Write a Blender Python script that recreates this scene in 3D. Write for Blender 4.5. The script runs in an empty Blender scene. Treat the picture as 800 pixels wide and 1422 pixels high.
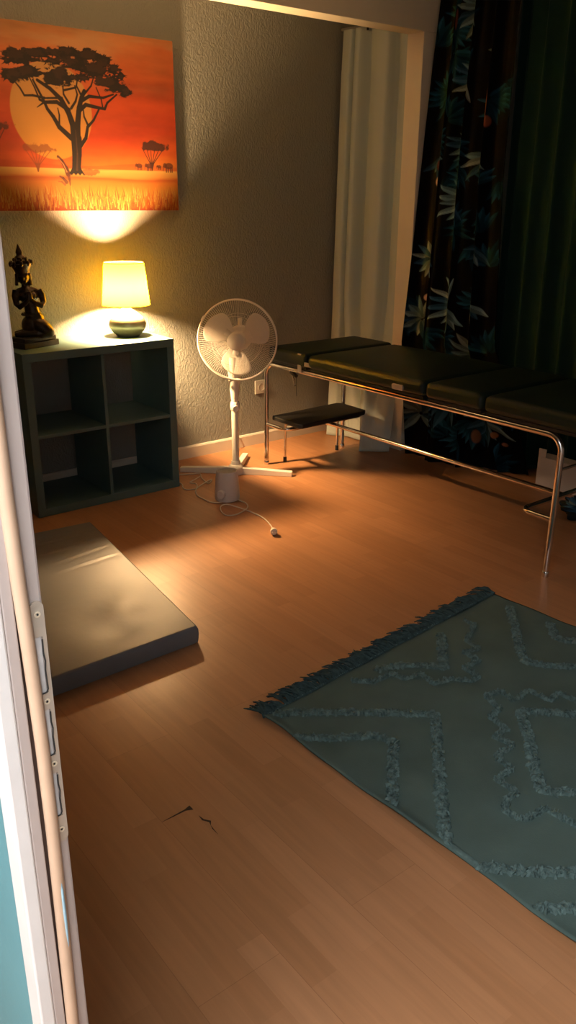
import bpy, bmesh, math, random
import numpy as np
from mathutils import Vector, Matrix

scene = bpy.context.scene
col = scene.collection
R = math.radians
random.seed(7)

# ------------------------------------------------------------------ camera, world, exposure
def make_camera():
    yaw, pitch, roll = .66840, .36348, .00703
    cy, sy, cp, sp = math.cos(yaw), math.sin(yaw), math.cos(pitch), math.sin(pitch)
    fwd = Vector((sy * cp, cy * cp, -sp)); right = Vector((cy, -sy, 0)); up = right.cross(fwd)
    cr, sr = math.cos(roll), math.sin(roll)
    r2 = cr * right + sr * up; u2 = -sr * right + cr * up
    m = Matrix((r2, u2, -fwd)).transposed().to_4x4()
    m.translation = Vector((-.58016, -3.96094, 1.41118))
    cam = bpy.data.objects.new('camera', bpy.data.cameras.new('camera'))
    col.objects.link(cam); cam.matrix_world = m
    cam.data.sensor_fit = 'VERTICAL'; cam.data.sensor_height = 36
    cam.data.lens = 36 * 1145.288 / 1422
    cam.data.clip_start = .02
    scene.camera = cam
make_camera()

world = bpy.data.worlds.new('night'); scene.world = world; world.use_nodes = True
world.node_tree.nodes['Background'].inputs[0].default_value = (.5, .45, .4, 1)
world.node_tree.nodes['Background'].inputs[1].default_value = 0.0
scene.view_settings.view_transform = 'Standard'
scene.view_settings.look = 'None'
scene.view_settings.exposure = 0.0
scene.view_settings.gamma = 1
scene.view_settings.use_curve_mapping = False
try:
    scene.cycles.use_denoising = True
    scene.cycles.max_bounces = 8
    scene.cycles.sample_clamp_indirect = 4
except Exception:
    pass

def area_light(name, loc, target, size, power, color):
    d = bpy.data.lights.new(name, 'AREA'); d.shape = 'DISK'; d.size = size; d.energy = power; d.color = color
    o = bpy.data.objects.new(name, d); col.objects.link(o); o.location = loc
    o.rotation_euler = (Vector(target) - Vector(loc)).to_track_quat('-Z', 'Y').to_euler()
    return o
BULB_STRENGTH = 4100.0
HALL = area_light('hall_ceiling_light', (-1.15, -3.55, 2.42), (-1.15, -3.55, 0), .9, 62, (.95, .96, 1.0))
HALL2 = area_light('hall_far_light', (-1.10, -4.50, 2.42), (-1.10, -4.50, 0), .5, 21, (.93, .96, 1.0))

# ------------------------------------------------------------------ mesh helpers
class MB:
    def __init__(s): s.v = []; s.f = []; s.m = []
    def add(s, vs, fs, mi=0):
        b = len(s.v); s.v += [tuple(v) for v in vs]; s.f += [tuple(b + i for i in f) for f in fs]; s.m += [mi] * len(fs); return s
    def box(s, x0, x1, y0, y1, z0, z1, mi=0, M=None):
        vs = [Vector((x, y, z)) for z in (z0, z1) for y in (y0, y1) for x in (x0, x1)]
        if M: vs = [M @ v for v in vs]
        return s.add(vs, [(0, 2, 3, 1), (4, 5, 7, 6), (0, 1, 5, 4), (2, 6, 7, 3), (0, 4, 6, 2), (1, 3, 7, 5)], mi)
    def tube(s, pts, r, n=8, closed=False, cap=True, mi=0):
        P = [Vector(p) for p in pts]; k = len(P)
        rr = r if isinstance(r, (list, tuple)) else [r] * k
        T = []
        for i in range(k):
            a = P[(i - 1) % k] if (closed or i > 0) else P[i]; b = P[(i + 1) % k] if (closed or i < k - 1) else P[i]
            t = (b - a); T.append(t.normalized() if t.length > 1e-9 else Vector((0, 0, 1)))
        up = Vector((0, 0, 1)) if abs(T[0].z) < .9 else Vector((1, 0, 0))
        N = (up - T[0] * up.dot(T[0])).normalized()
        vs = []
        for i in range(k):
            N = (N - T[i] * N.dot(T[i])); N = N.normalized() if N.length > 1e-9 else T[i].orthogonal().normalized()
            Bn = T[i].cross(N)
            for j in range(n):
                a = 2 * math.pi * j / n
                vs.append(P[i] + (N * math.cos(a) + Bn * math.sin(a)) * rr[i])
        fs = []
        for i in range(k if closed else k - 1):
            i2 = (i + 1) % k
            for j in range(n):
                j2 = (j + 1) % n
                fs.append((i * n + j, i * n + j2, i2 * n + j2, i2 * n + j))
        if cap and not closed:
            fs.append(tuple(range(n))[::-1]); fs.append(tuple((k - 1) * n + j for j in range(n)))
        return s.add(vs, fs, mi)
    def lathe(s, prof, c=(0, 0, 0), n=40, M=None, mi=0, cap=True):
        vs = []
        for r, z in prof:
            for j in range(n):
                a = 2 * math.pi * j / n
                v = Vector((r * math.cos(a), r * math.sin(a), z))
                v = M @ v if M else v + Vector(c)
                vs.append(v)
        fs = []
        for i in range(len(prof) - 1):
            for j in range(n):
                j2 = (j + 1) % n
                fs.append((i * n + j, i * n + j2, (i + 1) * n + j2, (i + 1) * n + j))
        if cap:
            fs.append(tuple(range(n))[::-1]); fs.append(tuple((len(prof) - 1) * n + j for j in range(n)))
        return s.add(vs, fs, mi)
    def ell(s, c, r, M=None, nu=20, nv=12, mi=0):
        c = Vector(c); vs = [Vector((0, 0, -1))]
        for i in range(1, nv):
            t = math.pi * i / nv - math.pi / 2
            for j in range(nu):
                a = 2 * math.pi * j / nu
                vs.append(Vector((math.cos(t) * math.cos(a), math.cos(t) * math.sin(a), math.sin(t))))
        vs.append(Vector((0, 0, 1)))
        out = []
        for v in vs:
            q = Vector((v.x * r[0], v.y * r[1], v.z * r[2]))
            if M: q = M @ q
            out.append(q + c)
        fs = [(0, 1 + (j + 1) % nu, 1 + j) for j in range(nu)]
        for i in range(nv - 2):
            for j in range(nu):
                a = 1 + i * nu + j; b = 1 + i * nu + (j + 1) % nu
                fs.append((a, b, b + nu, a + nu))
        L = len(vs) - 1; base = 1 + (nv - 2) * nu
        fs += [(base + j, base + (j + 1) % nu, L) for j in range(nu)]
        return s.add(out, fs, mi)
    def prism(s, poly, z0, z1, M=None, mi=0):
        n = len(poly); vs = [Vector((x, y, z)) for z in (z0, z1) for x, y in poly]
        if M: vs = [M @ v for v in vs]
        fs = [tuple(range(n))[::-1], tuple(range(n, 2 * n))] + [(i, (i + 1) % n, n + (i + 1) % n, n + i) for i in range(n)]
        return s.add(vs, fs, mi)

def link(name, mb, mats, parent=None, smooth=None, bevel=None, seg=2, loc=None):
    me = bpy.data.meshes.new(name); me.from_pydata(mb.v, [], mb.f)
    mats = mats if isinstance(mats, (list, tuple)) else [mats]
    for m in mats: me.materials.append(m)
    if len(mats) > 1: me.polygons.foreach_set('material_index', mb.m)
    bm = bmesh.new(); bm.from_mesh(me); bmesh.ops.recalc_face_normals(bm, faces=bm.faces); bm.to_mesh(me); bm.free()
    if smooth is not None:
        me.polygons.foreach_set('use_smooth', [True] * len(me.polygons))
        if smooth < 179: me.set_sharp_from_angle(angle=R(smooth))
    me.update()
    o = bpy.data.objects.new(name, me); col.objects.link(o)
    if parent is not None: o.parent = parent; o.matrix_parent_inverse = Matrix.Translation(-Vector(parent.location))
    if bevel:
        b = o.modifiers.new('bevel', 'BEVEL'); b.width = bevel; b.segments = seg; b.limit_method = 'ANGLE'; b.angle_limit = R(35)
        if smooth is None: b.harden_normals = False
    return o

def grid_mesh(name, V, nu, nv, mat, parent=None, colors=None, solid=None, smooth=True):
    V = np.asarray(V, dtype=np.float32).reshape(-1, 3)
    i, j = np.meshgrid(np.arange(nv - 1), np.arange(nu - 1), indexing='ij')
    a = (i * nu + j).ravel(); F = np.stack([a, a + 1, a + nu + 1, a + nu], 1).astype(np.int32)
    me = bpy.data.meshes.new(name)
    me.vertices.add(len(V)); me.vertices.foreach_set('co', V.ravel())
    me.loops.add(F.size); me.loops.foreach_set('vertex_index', F.ravel())
    me.polygons.add(len(F)); me.polygons.foreach_set('loop_start', np.arange(0, F.size, 4, dtype=np.int32))
    me.update(calc_edges=True); me.validate()
    if smooth: me.polygons.foreach_set('use_smooth', np.ones(len(F), dtype=bool))
    me.materials.append(mat)
    if colors is not None:
        at = me.color_attributes.new('pattern', 'FLOAT_COLOR', 'POINT')
        c = np.ones((len(V), 4), dtype=np.float32); c[:, :3] = colors
        at.data.foreach_set('color', c.ravel())
    o = bpy.data.objects.new(name, me); col.objects.link(o)
    if parent is not None: o.parent = parent; o.matrix_parent_inverse = Matrix.Translation(-Vector(parent.location))
    if solid:
        s = o.modifiers.new('solid', 'SOLIDIFY'); s.thickness = solid; s.offset = 0
    return o

def tag(o, label, cat=None, group=None, kind=None):
    if label: o['label'] = label
    if cat: o['category'] = cat
    if group: o['group'] = group
    if kind: o['kind'] = kind
    return o
def empty(name, loc, label, cat, group=None):
    o = bpy.data.objects.new(name, None); col.objects.link(o); o.location = loc; o.empty_display_size = .1
    return tag(o, label, cat, group)
def struct(o): o['kind'] = 'structure'; return o

def lin(c): 
    return tuple(((x / 255 / 12.92) if x / 255 <= .04045 else ((x / 255 + .055) / 1.055) ** 2.4) for x in c)

# ------------------------------------------------------------------ materials
def mat(name, color, rough=.5, metal=0, spec=.5, bump=None, vary=None, coat=0, sheen=0):
    m = bpy.data.materials.new(name); m.use_nodes = True; nt = m.node_tree; b = nt.nodes['Principled BSDF']
    b.inputs['Base Color'].default_value = (*color, 1); b.inputs['Roughness'].default_value = rough
    b.inputs['Metallic'].default_value = metal; b.inputs['Specular IOR Level'].default_value = spec
    if coat: b.inputs['Coat Weight'].default_value = coat; b.inputs['Coat Roughness'].default_value = .2
    if sheen: b.inputs['Sheen Weight'].default_value = sheen
    tc = nt.nodes.new('ShaderNodeTexCoord')
    if vary:
        scale, amt = vary
        n = nt.nodes.new('ShaderNodeTexNoise'); n.inputs['Scale'].default_value = scale; n.inputs['Detail'].default_value = 4
        nt.links.new(tc.outputs['Object'], n.inputs['Vector'])
        r = nt.nodes.new('ShaderNodeMapRange'); r.inputs['From Min'].default_value = .3; r.inputs['From Max'].default_value = .7
        r.inputs['To Min'].default_value = 1 - amt; r.inputs['To Max'].default_value = 1 + amt
        nt.links.new(n.outputs['Fac'], r.inputs['Value'])
        mx = nt.nodes.new('ShaderNodeVectorMath'); mx.operation = 'SCALE'; mx.inputs[0].default_value = color
        nt.links.new(r.outputs['Result'], mx.inputs['Scale']); nt.links.new(mx.outputs[0], b.inputs['Base Color'])
    if bump:
        scale, strength, dist = bump[:3]
        n = nt.nodes.new('ShaderNodeTexNoise'); n.inputs['Scale'].default_value = scale; n.inputs['Detail'].default_value = 3
        if len(bump) > 3:
            mp = nt.nodes.new('ShaderNodeMapping'); mp.inputs['Scale'].default_value = bump[3]
            nt.links.new(tc.outputs['Object'], mp.inputs['Vector']); nt.links.new(mp.outputs[0], n.inputs['Vector'])
        else: nt.links.new(tc.outputs['Object'], n.inputs['Vector'])
        bp = nt.nodes.new('ShaderNodeBump'); bp.inputs['Strength'].default_value = strength; bp.inputs['Distance'].default_value = dist
        nt.links.new(n.outputs['Fac'], bp.inputs['Height']); nt.links.new(bp.outputs[0], b.inputs['Normal'])
    return m

def mat_attr(name, rough=.7, spec=.3, bump=None):
    m = mat(name, (.5, .5, .5), rough, 0, spec, bump)
    nt = m.node_tree; a = nt.nodes.new('ShaderNodeAttribute'); a.attribute_name = 'pattern'
    nt.links.new(a.outputs['Color'], nt.nodes['Principled BSDF'].inputs['Base Color'])
    return m

def mat_plaster():
    m = mat('plaster', (.245, .250, .226), .85, 0, .25); nt = m.node_tree; b = nt.nodes['Principled BSDF']
    tc = nt.nodes.new('ShaderNodeTexCoord')
    n0 = nt.nodes.new('ShaderNodeTexNoise'); n0.inputs['Scale'].default_value = 22; n0.inputs['Detail'].default_value = 2
    nt.links.new(tc.outputs['Object'], n0.inputs['Vector'])
    mp = nt.nodes.new('ShaderNodeMapping'); mp.inputs['Scale'].default_value = (1.25, 1.25, .75)
    nt.links.new(tc.outputs['Object'], mp.inputs['Vector'])
    mixv = nt.nodes.new('ShaderNodeVectorMath'); mixv.operation = 'MULTIPLY_ADD'; mixv.inputs[1].default_value = (.045, .045, .045)
    nt.links.new(n0.outputs['Color'], mixv.inputs[0]); nt.links.new(mp.outputs[0], mixv.inputs[2])
    n = nt.nodes.new('ShaderNodeTexNoise'); n.inputs['Scale'].default_value = 76; n.inputs['Detail'].default_value = 3.0; n.inputs['Roughness'].default_value = .55
    nt.links.new(mixv.outputs[0], n.inputs['Vector'])
    bp = nt.nodes.new('ShaderNodeBump'); bp.inputs['Strength'].default_value = .9; bp.inputs['Distance'].default_value = .0058
    nt.links.new(n.outputs['Fac'], bp.inputs['Height']); nt.links.new(bp.outputs[0], b.inputs['Normal'])
    return m

def mat_floor():
    m = mat('beech_laminate', (.42, .22, .1), .33, 0, .5); nt = m.node_tree; b = nt.nodes['Principled BSDF']
    tc = nt.nodes.new('ShaderNodeTexCoord')
    mp = nt.nodes.new('ShaderNodeMapping'); mp.inputs['Rotation'].default_value = (0, 0, R(90)); mp.inputs['Location'].default_value = (.35, .02, 0)
    nt.links.new(tc.outputs['Object'], mp.inputs['Vector'])
    def brick(w, h, off, c1, c2, mortar, msize):
        k = nt.nodes.new('ShaderNodeTexBrick'); k.inputs['Scale'].default_value = 1
        k.inputs['Brick Width'].default_value = w; k.inputs['Row Height'].default_value = h
        k.inputs['Mortar Size'].default_value = msize; k.inputs['Mortar Smooth'].default_value = .2
        k.offset = off; k.offset_frequency = 2; k.squash = 1
        k.inputs['Color1'].default_value = (*c1, 1); k.inputs['Color2'].default_value = (*c2, 1); k.inputs['Mortar'].default_value = (*mortar, 1)
        nt.links.new(mp.outputs[0], k.inputs['Vector']); return k
    k1 = brick(.43, .0645, .37, (.50, .245, .115), (.430, .203, .090), (.44, .21, .098), .0004)
    k2 = brick(1.29, .1935, .41, (1.03, 1.02, 1.01), (.95, .95, .95), (.76, .72, .68), .0007)
    mul = nt.nodes.new('ShaderNodeMix'); mul.data_type = 'RGBA'; mul.blend_type = 'MULTIPLY'; mul.inputs[0].default_value = 1
    nt.links.new(k1.outputs['Color'], mul.inputs[6]); nt.links.new(k2.outputs['Color'], mul.inputs[7])
    gm = nt.nodes.new('ShaderNodeMapping'); gm.inputs['Scale'].default_value = (34, 2.2, 1)
    nt.links.new(tc.outputs['Object'], gm.inputs['Vector'])
    g = nt.nodes.new('ShaderNodeTexNoise'); g.inputs['Scale'].default_value = 1.6; g.inputs['Detail'].default_value = 5; g.inputs['Distortion'].default_value = .6
    nt.links.new(gm.outputs[0], g.inputs['Vector'])
    rg = nt.nodes.new('ShaderNodeMapRange'); rg.inputs['From Min'].default_value = .25; rg.inputs['From Max'].default_value = .75; rg.inputs['To Min'].default_value = .9; rg.inputs['To Max'].default_value = 1.08
    nt.links.new(g.outputs['Fac'], rg.inputs['Value'])
    sc = nt.nodes.new('ShaderNodeVectorMath'); sc.operation = 'SCALE'
    nt.links.new(mul.outputs[2], sc.inputs[0]); nt.links.new(rg.outputs['Result'], sc.inputs['Scale'])
    nt.links.new(sc.outputs[0], b.inputs['Base Color'])
    rn = nt.nodes.new('ShaderNodeTexNoise'); rn.inputs['Scale'].default_value = 3; rn.inputs['Detail'].default_value = 3
    nt.links.new(tc.outputs['Object'], rn.inputs['Vector'])
    rr = nt.nodes.new('ShaderNodeMapRange'); rr.inputs['To Min'].default_value = .30; rr.inputs['To Max'].default_value = .48
    nt.links.new(rn.outputs['Fac'], rr.inputs['Value']); nt.links.new(rr.outputs['Result'], b.inputs['Roughness'])
    bp = nt.nodes.new('ShaderNodeBump'); bp.inputs['Strength'].default_value = .15; bp.inputs['Distance'].default_value = .001; bp.invert = True
    nt.links.new(k2.outputs['Fac'], bp.inputs['Height']); nt.links.new(bp.outputs[0], b.inputs['Normal'])
    return m

M = {}
M['plaster'] = mat_plaster()
M['floor'] = mat_floor()
M['teal_wall'] = mat('teal_paint', (.12, .32, .37), .6, 0, .3, (60, .2, .002), (3, .06))
M['white_wall'] = mat('white_paint', (.72, .70, .66), .7)
M['cream_trim'] = mat('cream_trim', (.92, .83, .63), .55, 0, .3, None, (4, .04))
M['ceiling'] = mat('ceiling_paint', (.42, .40, .37), .8)
M['baseboard'] = mat('baseboard_white', (.66, .61, .52), .45, 0, .4)
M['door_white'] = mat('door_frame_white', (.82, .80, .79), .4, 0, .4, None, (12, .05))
M['door_jamb'] = mat('door_jamb_shaded', (.50, .43, .405), .45, 0, .4, None, (9, .05))  # white frame paint with shade and warm bounce put into the colour
M['seal'] = mat('rubber_seal', (.62, .43, .30), .45, 0, .4, None, (20, .06))
M['blue_fleck'] = mat('blue_paint_fleck', (.36, .58, .70), .6)
M['groove'] = mat('groove_brown', (.16, .10, .08), .7)
M['steel'] = mat('brushed_steel', (.55, .48, .40), .45, .35, .5, None, (30, .08))
M['screw'] = mat('brass_screw', (.78, .68, .52), .4, .2)
M['pocket'] = mat('pocket_grey', (.62, .60, .60), .7, 0, .2, None, (40, .2))
M['dark_gap'] = mat('dark_gap', (.03, .03, .03), .8)
M['chrome'] = mat('chrome', (.78, .74, .70), .16, 1)
M['leather'] = mat('green_leather', (.0055, .0155, .0120), .48, 0, .3, (140, .12, .001))
M['black_vinyl'] = mat('black_vinyl', (.012, .012, .012), .5, 0, .4)
M['black'] = mat('black_plastic', (.012, .012, .012), .45)
M['shelf'] = mat('shelf_lacquer', (.10, .18, .18), .42, 0, .45, None, (6, .04))
M['mat_top'] = mat('mat_vinyl', (.175, .183, .20), .46, 0, .5, (26, .18, .004), (5, .06))
M['bronze'] = mat('aged_bronze', (.050, .038, .028), .32, .75, .5, (160, .35, .002), (45, .45))
M['plinth'] = mat('dark_plinth', (.03, .026, .024), .45, 0, .4, None, (40, .3))
M['fan'] = mat('fan_plastic', (.84, .79, .70), .38, 0, .45)
M['blade'] = mat('fan_blade', (.86, .82, .75), .35, 0, .4)
def translucent(m, amt, c):
    nt = m.node_tree; out = nt.nodes['Material Output']; b = nt.nodes['Principled BSDF']
    t = nt.nodes.new('ShaderNodeBsdfTranslucent'); t.inputs[0].default_value = (*c, 1)
    mx = nt.nodes.new('ShaderNodeMixShader'); mx.inputs[0].default_value = amt
    nt.links.new(b.outputs[0], mx.inputs[1]); nt.links.new(t.outputs[0], mx.inputs[2]); nt.links.new(mx.outputs[0], out.inputs[0])
translucent(M['blade'], .5, (.92, .88, .80))
M['grey'] = mat('grey_plastic', (.28, .27, .26), .5)
M['cup'] = mat('appliance_plastic', (.74, .68, .62), .35, 0, .5)
M['cord'] = mat('white_cord', (.70, .62, .52), .45)
M['rug'] = mat('rug_weave', (.090, .136, .123), .95, 0, .1, (260, .35, .002), (7, .10))
M['tuft'] = mat('rug_tuft', (.110, .168, .160), .95, 0, .1, None, (60, .35))
M['fringe'] = mat('rug_fringe', (.045, .075, .078), .95, 0, .1, None, (60, .35))
M['curtain_white'] = mat('curtain_white', (.52, .58, .54), .9, 0, .1, (300, .2, .001))
M['curtain_green'] = mat('curtain_green', (.005, .026, .020), .85, 0, .1, (200, .2, .001), None, 0, .12)
M['leafy'] = mat_attr('leaf_print', .95, .04)
M['canvas'] = mat_attr('canvas_print', .65, .25, (500, .12, .0006))
M['canvas_side'] = mat('canvas_side', (.45, .14, .05), .8, 0, .2, None, (9, .2))
M['box'] = mat('white_card', (.62, .56, .52), .7)
M['socket'] = mat('socket_white', (.62, .58, .50), .4)
M['lamp_base'] = mat('lamp_metal', (.58, .50, .30), .30, .55, .5)
M['scratch'] = mat('bare_fibre', (.05, .028, .015), .9)

def mat_emit(name, color, s):
    m = bpy.data.materials.new(name); m.use_nodes = True; nt = m.node_tree
    b = nt.nodes['Principled BSDF']; b.inputs['Base Color'].default_value = (1, 1, 1, 1)
    b.inputs['Emission Color'].default_value = (*color, 1); b.inputs['Emission Strength'].default_value = s
    return m
M['bulb'] = mat_emit('bulb_glow', (1.0, .61, .28), BULB_STRENGTH)

def mat_shade():
    m = bpy.data.materials.new('shade_fabric'); m.use_nodes = True; nt = m.node_tree
    out = nt.nodes['Material Output']; nt.nodes.remove(nt.nodes['Principled BSDF'])
    t = nt.nodes.new('ShaderNodeBsdfTranslucent'); t.inputs[0].default_value = (.95, .64, .007, 1)
    d = nt.nodes.new('ShaderNodeBsdfDiffuse'); d.inputs[0].default_value = (.75, .54, .03, 1)
    mx = nt.nodes.new('ShaderNodeMixShader'); mx.inputs[0].default_value = .35
    nt.links.new(t.outputs[0], mx.inputs[1]); nt.links.new(d.outputs[0], mx.inputs[2]); nt.links.new(mx.outputs[0], out.inputs[0])
    return m
M['shade'] = mat_shade()

# ------------------------------------------------------------------ the setting
XL, XR, YF, ZC = -.34, 3.32, -4.75, 2.52           # room side of the left wall, right wall, front wall, ceiling
struct(link('floor', MB().box(-2.0, XR + .1, YF - .1, .1, -.06, 0), M['floor']))
struct(link('ceiling', MB().box(-2.0, XR + .1, YF - .1, .1, ZC, ZC + .08), M['ceiling']))
struct(link('wall_back', MB().box(-.39, XR + .1, 0, .1, 0, ZC), M['plaster']))
struct(link('wall_right', MB().box(XR, XR + .1, YF, 0, 0, ZC), M['plaster']))
struct(link('wall_front', MB().box(-2.0, XR + .1, YF - .1, YF, 0, ZC), M['white_wall']))
wl = MB()
def wall_piece(y0, y1, z0, z1):
    wl.box(-.386, -.3785, y0, y1, z0, z1, 0); wl.box(-.3785, XL, y0, y1, z0, z1, 1)
wall_piece(-3.266, 0, 0, ZC); wall_piece(YF, -4.234, 0, ZC); wall_piece(-4.234, -3.266, 2.05, ZC)
struct(link('wall_left', wl, [M['teal_wall'], M['plaster']]))
hw = MB().box(-2.0, -1.92, YF, 0, 0, ZC, 0); hw.box(-1.92, -.386, -1.3, -1.22, 0, ZC, 0)
struct(link('wall_hall', hw, M['white_wall']))
bb = MB().prism([(0, 0), (-.015, 0), (-.015, .062), (-.010, .070), (0, .071)], -.34, 2.96, Matrix(((0, 0, 1, 0), (1, 0, 0, 0), (0, 1, 0, 0), (0, 0, 0, 1))))
struct(link('baseboard_back', bb, M['baseboard']))
# opening between the two halves of the room: beam and post
PX, PY0, PY1, BZ = 2.893, -.645, -.529, 2.204
struct(link('trim_1', MB().box(XL, XR, PY0, PY1, BZ, ZC), M['cream_trim'], bevel=.003))
struct(link('trim_2', MB().box(PX, XR, PY0, PY1, 0, BZ), M['cream_trim'], bevel=.003))

# door frame (far jamb of the doorway we look through), near jamb and head
def make_door():
    door = bpy.data.objects.new('door_1', None); col.objects.link(door); door.location = (-.36, -3.3, 0)
    tag(door, None, None, None, 'structure')
    YJ = -3.3
    cas = MB().box(-.392, -.377, YJ, -3.264, 0, 2.09); cas.box(-.392, -.377, -4.236, -4.2, 0, 2.09); cas.box(-.392, -.377, -4.236, -3.264, 2.05, 2.09)
    link('casing', cas, M['door_white'], door, bevel=.002)
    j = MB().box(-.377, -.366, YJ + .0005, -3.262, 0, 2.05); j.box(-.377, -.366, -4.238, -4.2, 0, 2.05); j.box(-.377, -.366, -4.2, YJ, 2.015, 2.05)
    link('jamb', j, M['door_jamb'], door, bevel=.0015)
    g = MB().box(-.366, -.3585, YJ + .011, -3.262, 0, 2.05); g.box(-.366, -.3585, -4.238, -4.211, 0, 2.05)
    link('groove', g, M['groove'], door)
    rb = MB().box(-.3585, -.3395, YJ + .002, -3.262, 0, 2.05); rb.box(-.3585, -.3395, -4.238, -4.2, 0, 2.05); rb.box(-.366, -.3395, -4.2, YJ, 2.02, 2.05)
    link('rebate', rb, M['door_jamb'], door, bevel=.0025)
    s = link('seal', MB().tube([(x, YJ - .0005, z) for x, z in ((-.3600, 0), (-.3600, .4), (-.3588, .56), (-.3572, .70), (-.3560, .82), (-.3562, .92), (-.3580, 1.02), (-.3603, 1.10), (-.3618, 1.18), (-.3625, 1.3), (-.3622, 1.7), (-.362, 2.02))], .0066, 16), M['seal'], door, smooth=60)
    s['label'] = 'peach rubber bead seal along the frame'
    fl = MB().tube([(-.3556, YJ - .0060, z) for z in (.665, .69, .72, .746, .760)], [.0006, .0018, .0021, .0017, .0005], 8)
    o = link('paint_fleck', fl, M['blue_fleck'], s, smooth=60); o['label'] = 'pale blue paint fleck on the seal'
    # strike plate with three pockets
    x0, x1, z0, z1, yp = -.3535, -.3402, .800, 1.071, YJ - .0004
    pl = MB()
    holes = [(.975, 1.035), (.905, .957), (.832, .884)]
    hx0, hx1 = -.3520, -.3440
    n = 10; c = (x1 - x0) / 2
    top = [((x0 + x1) / 2 + c * math.cos(math.pi * k / n), z1 - c + c * math.sin(math.pi * k / n)) for k in range(n + 1)]
    bot = [((x0 + x1) / 2 - c * math.cos(math.pi * k / n), z0 + c - c * math.sin(math.pi * k / n)) for k in range(n + 1)]
    MY = Matrix(((1, 0, 0, 0), (0, 0, 1, 0), (0, 1, 0, 0), (0, 0, 0, 1)))
    pl.prism(top, yp, yp + .0024, MY); pl.prism(bot, yp, yp + .0024, MY)
    zz = [z1 - c]
    for a, b in holes: zz += [b, a]
    zz.append(z0 + c)
    for k in range(0, len(zz), 2): pl.box(x0, x1, yp, yp + .0024, zz[k + 1], zz[k])
    for a, b in holes:
        pl.box(x0, hx0, yp, yp + .0024, a, b); pl.box(hx1, x1, yp, yp + .0024, a, b)
    o = link('strike_plate', pl, M['steel'], door); o['label'] = 'brushed steel strike plate with three pockets'
    for a, b in holes:
        pk = MB().box(hx0 - .0004, hx1 - .0014, yp + .0012, yp + .002, a, b)
        link('bolt_pocket', pk, M['pocket'], o)
        lip = MB().tube([(hx1 - .0006, yp - .0002, b - .003), (hx1 - .0009, yp - .0002, (a + b) / 2 + .012), (hx1 + .0001, yp - .0002, (a + b) / 2 + .004), (hx1 - .0008, yp - .0002, (a + b) / 2 - .005), (hx1 - .0003, yp - .0002, a + .004), (hx1 - .002, yp - .0002, a + .001), (hx0 + .002, yp - .0002, a + .0006)], .0008, 6)
        link('pocket_lip', lip, M['dark_gap'], o)
    for z in (1.058, .966, .895, .815):
        sc = MB().lathe([(.0001, 0), (.0012, 0), (.0016, .0006), (.0030, .0006), (.0030, 0)], M=Matrix.Translation((-.3465, yp, z)) @ Matrix.Rotation(R(90), 4, 'X'), n=16)
        link('screw', sc, M['screw'], o, smooth=40)
        link('screw_slot', MB().lathe([(.0001, .0002), (.0010, .0002), (.0010, .0005), (.0001, .0005)], M=Matrix.Translation((-.3465, yp - .0003, z)) @ Matrix.Rotation(R(90), 4, 'X'), n=10), M['dark_gap'], o)
make_door()

# torn places in the laminate
fl = bpy.data.objects['floor']
for pts in ([(0.175, -2.523), (0.206, -2.521), (0.240, -2.519), (0.257, -2.514), (0.257, -2.532), (0.240, -2.524), (.205, -2.524)],
            [(0.256, -2.558), (0.259, -2.577), (0.270, -2.592), (0.261, -2.605), (0.258, -2.640), (0.2575, -2.617), (0.264, -2.593), (0.254, -2.577)]):
    o = link('torn_laminate', MB().prism(pts, 0, .0007), M['scratch'], fl)

# ------------------------------------------------------------------ cube shelf
def make_shelf():
    x0, x1, y0, y1, H = .7366, .7366 + .765, -.41, -.022, .765
    t, th = .038, .016
    s = empty('cube_shelf', ((x0 + x1) / 2, (y0 + y1) / 2, 0), 'dark grey-green open cube shelf with four compartments against the textured wall', 'shelf')
    b = .0015
    link('top_panel', MB().box(x0, x1, y0, y1, H - t, H), M['shelf'], s, bevel=b)
    link('bottom_panel', MB().box(x0, x1, y0, y1, 0, t), M['shelf'], s, bevel=b)
    link('side_panel', MB().box(x0, x0 + t, y0, y1, t, H - t), M['shelf'], s, bevel=b)
    link('side_panel', MB().box(x1 - t, x1, y0, y1, t, H - t), M['shelf'], s, bevel=b)
    xm, zm = (x0 + x1) / 2, H / 2
    link('divider', MB().box(xm - th / 2, xm + th / 2, y0 + .001, y1, t, H - t), M['shelf'], s, bevel=b)
    link('shelf_board', MB().box(x0 + t, xm - th / 2, y0 + .001, y1, zm - th / 2, zm + th / 2), M['shelf'], s, bevel=b)
    link('shelf_board', MB().box(xm + th / 2, x1 - t, y0 + .001, y1, zm - th / 2, zm + th / 2), M['shelf'], s, bevel=b)
make_shelf()

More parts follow.
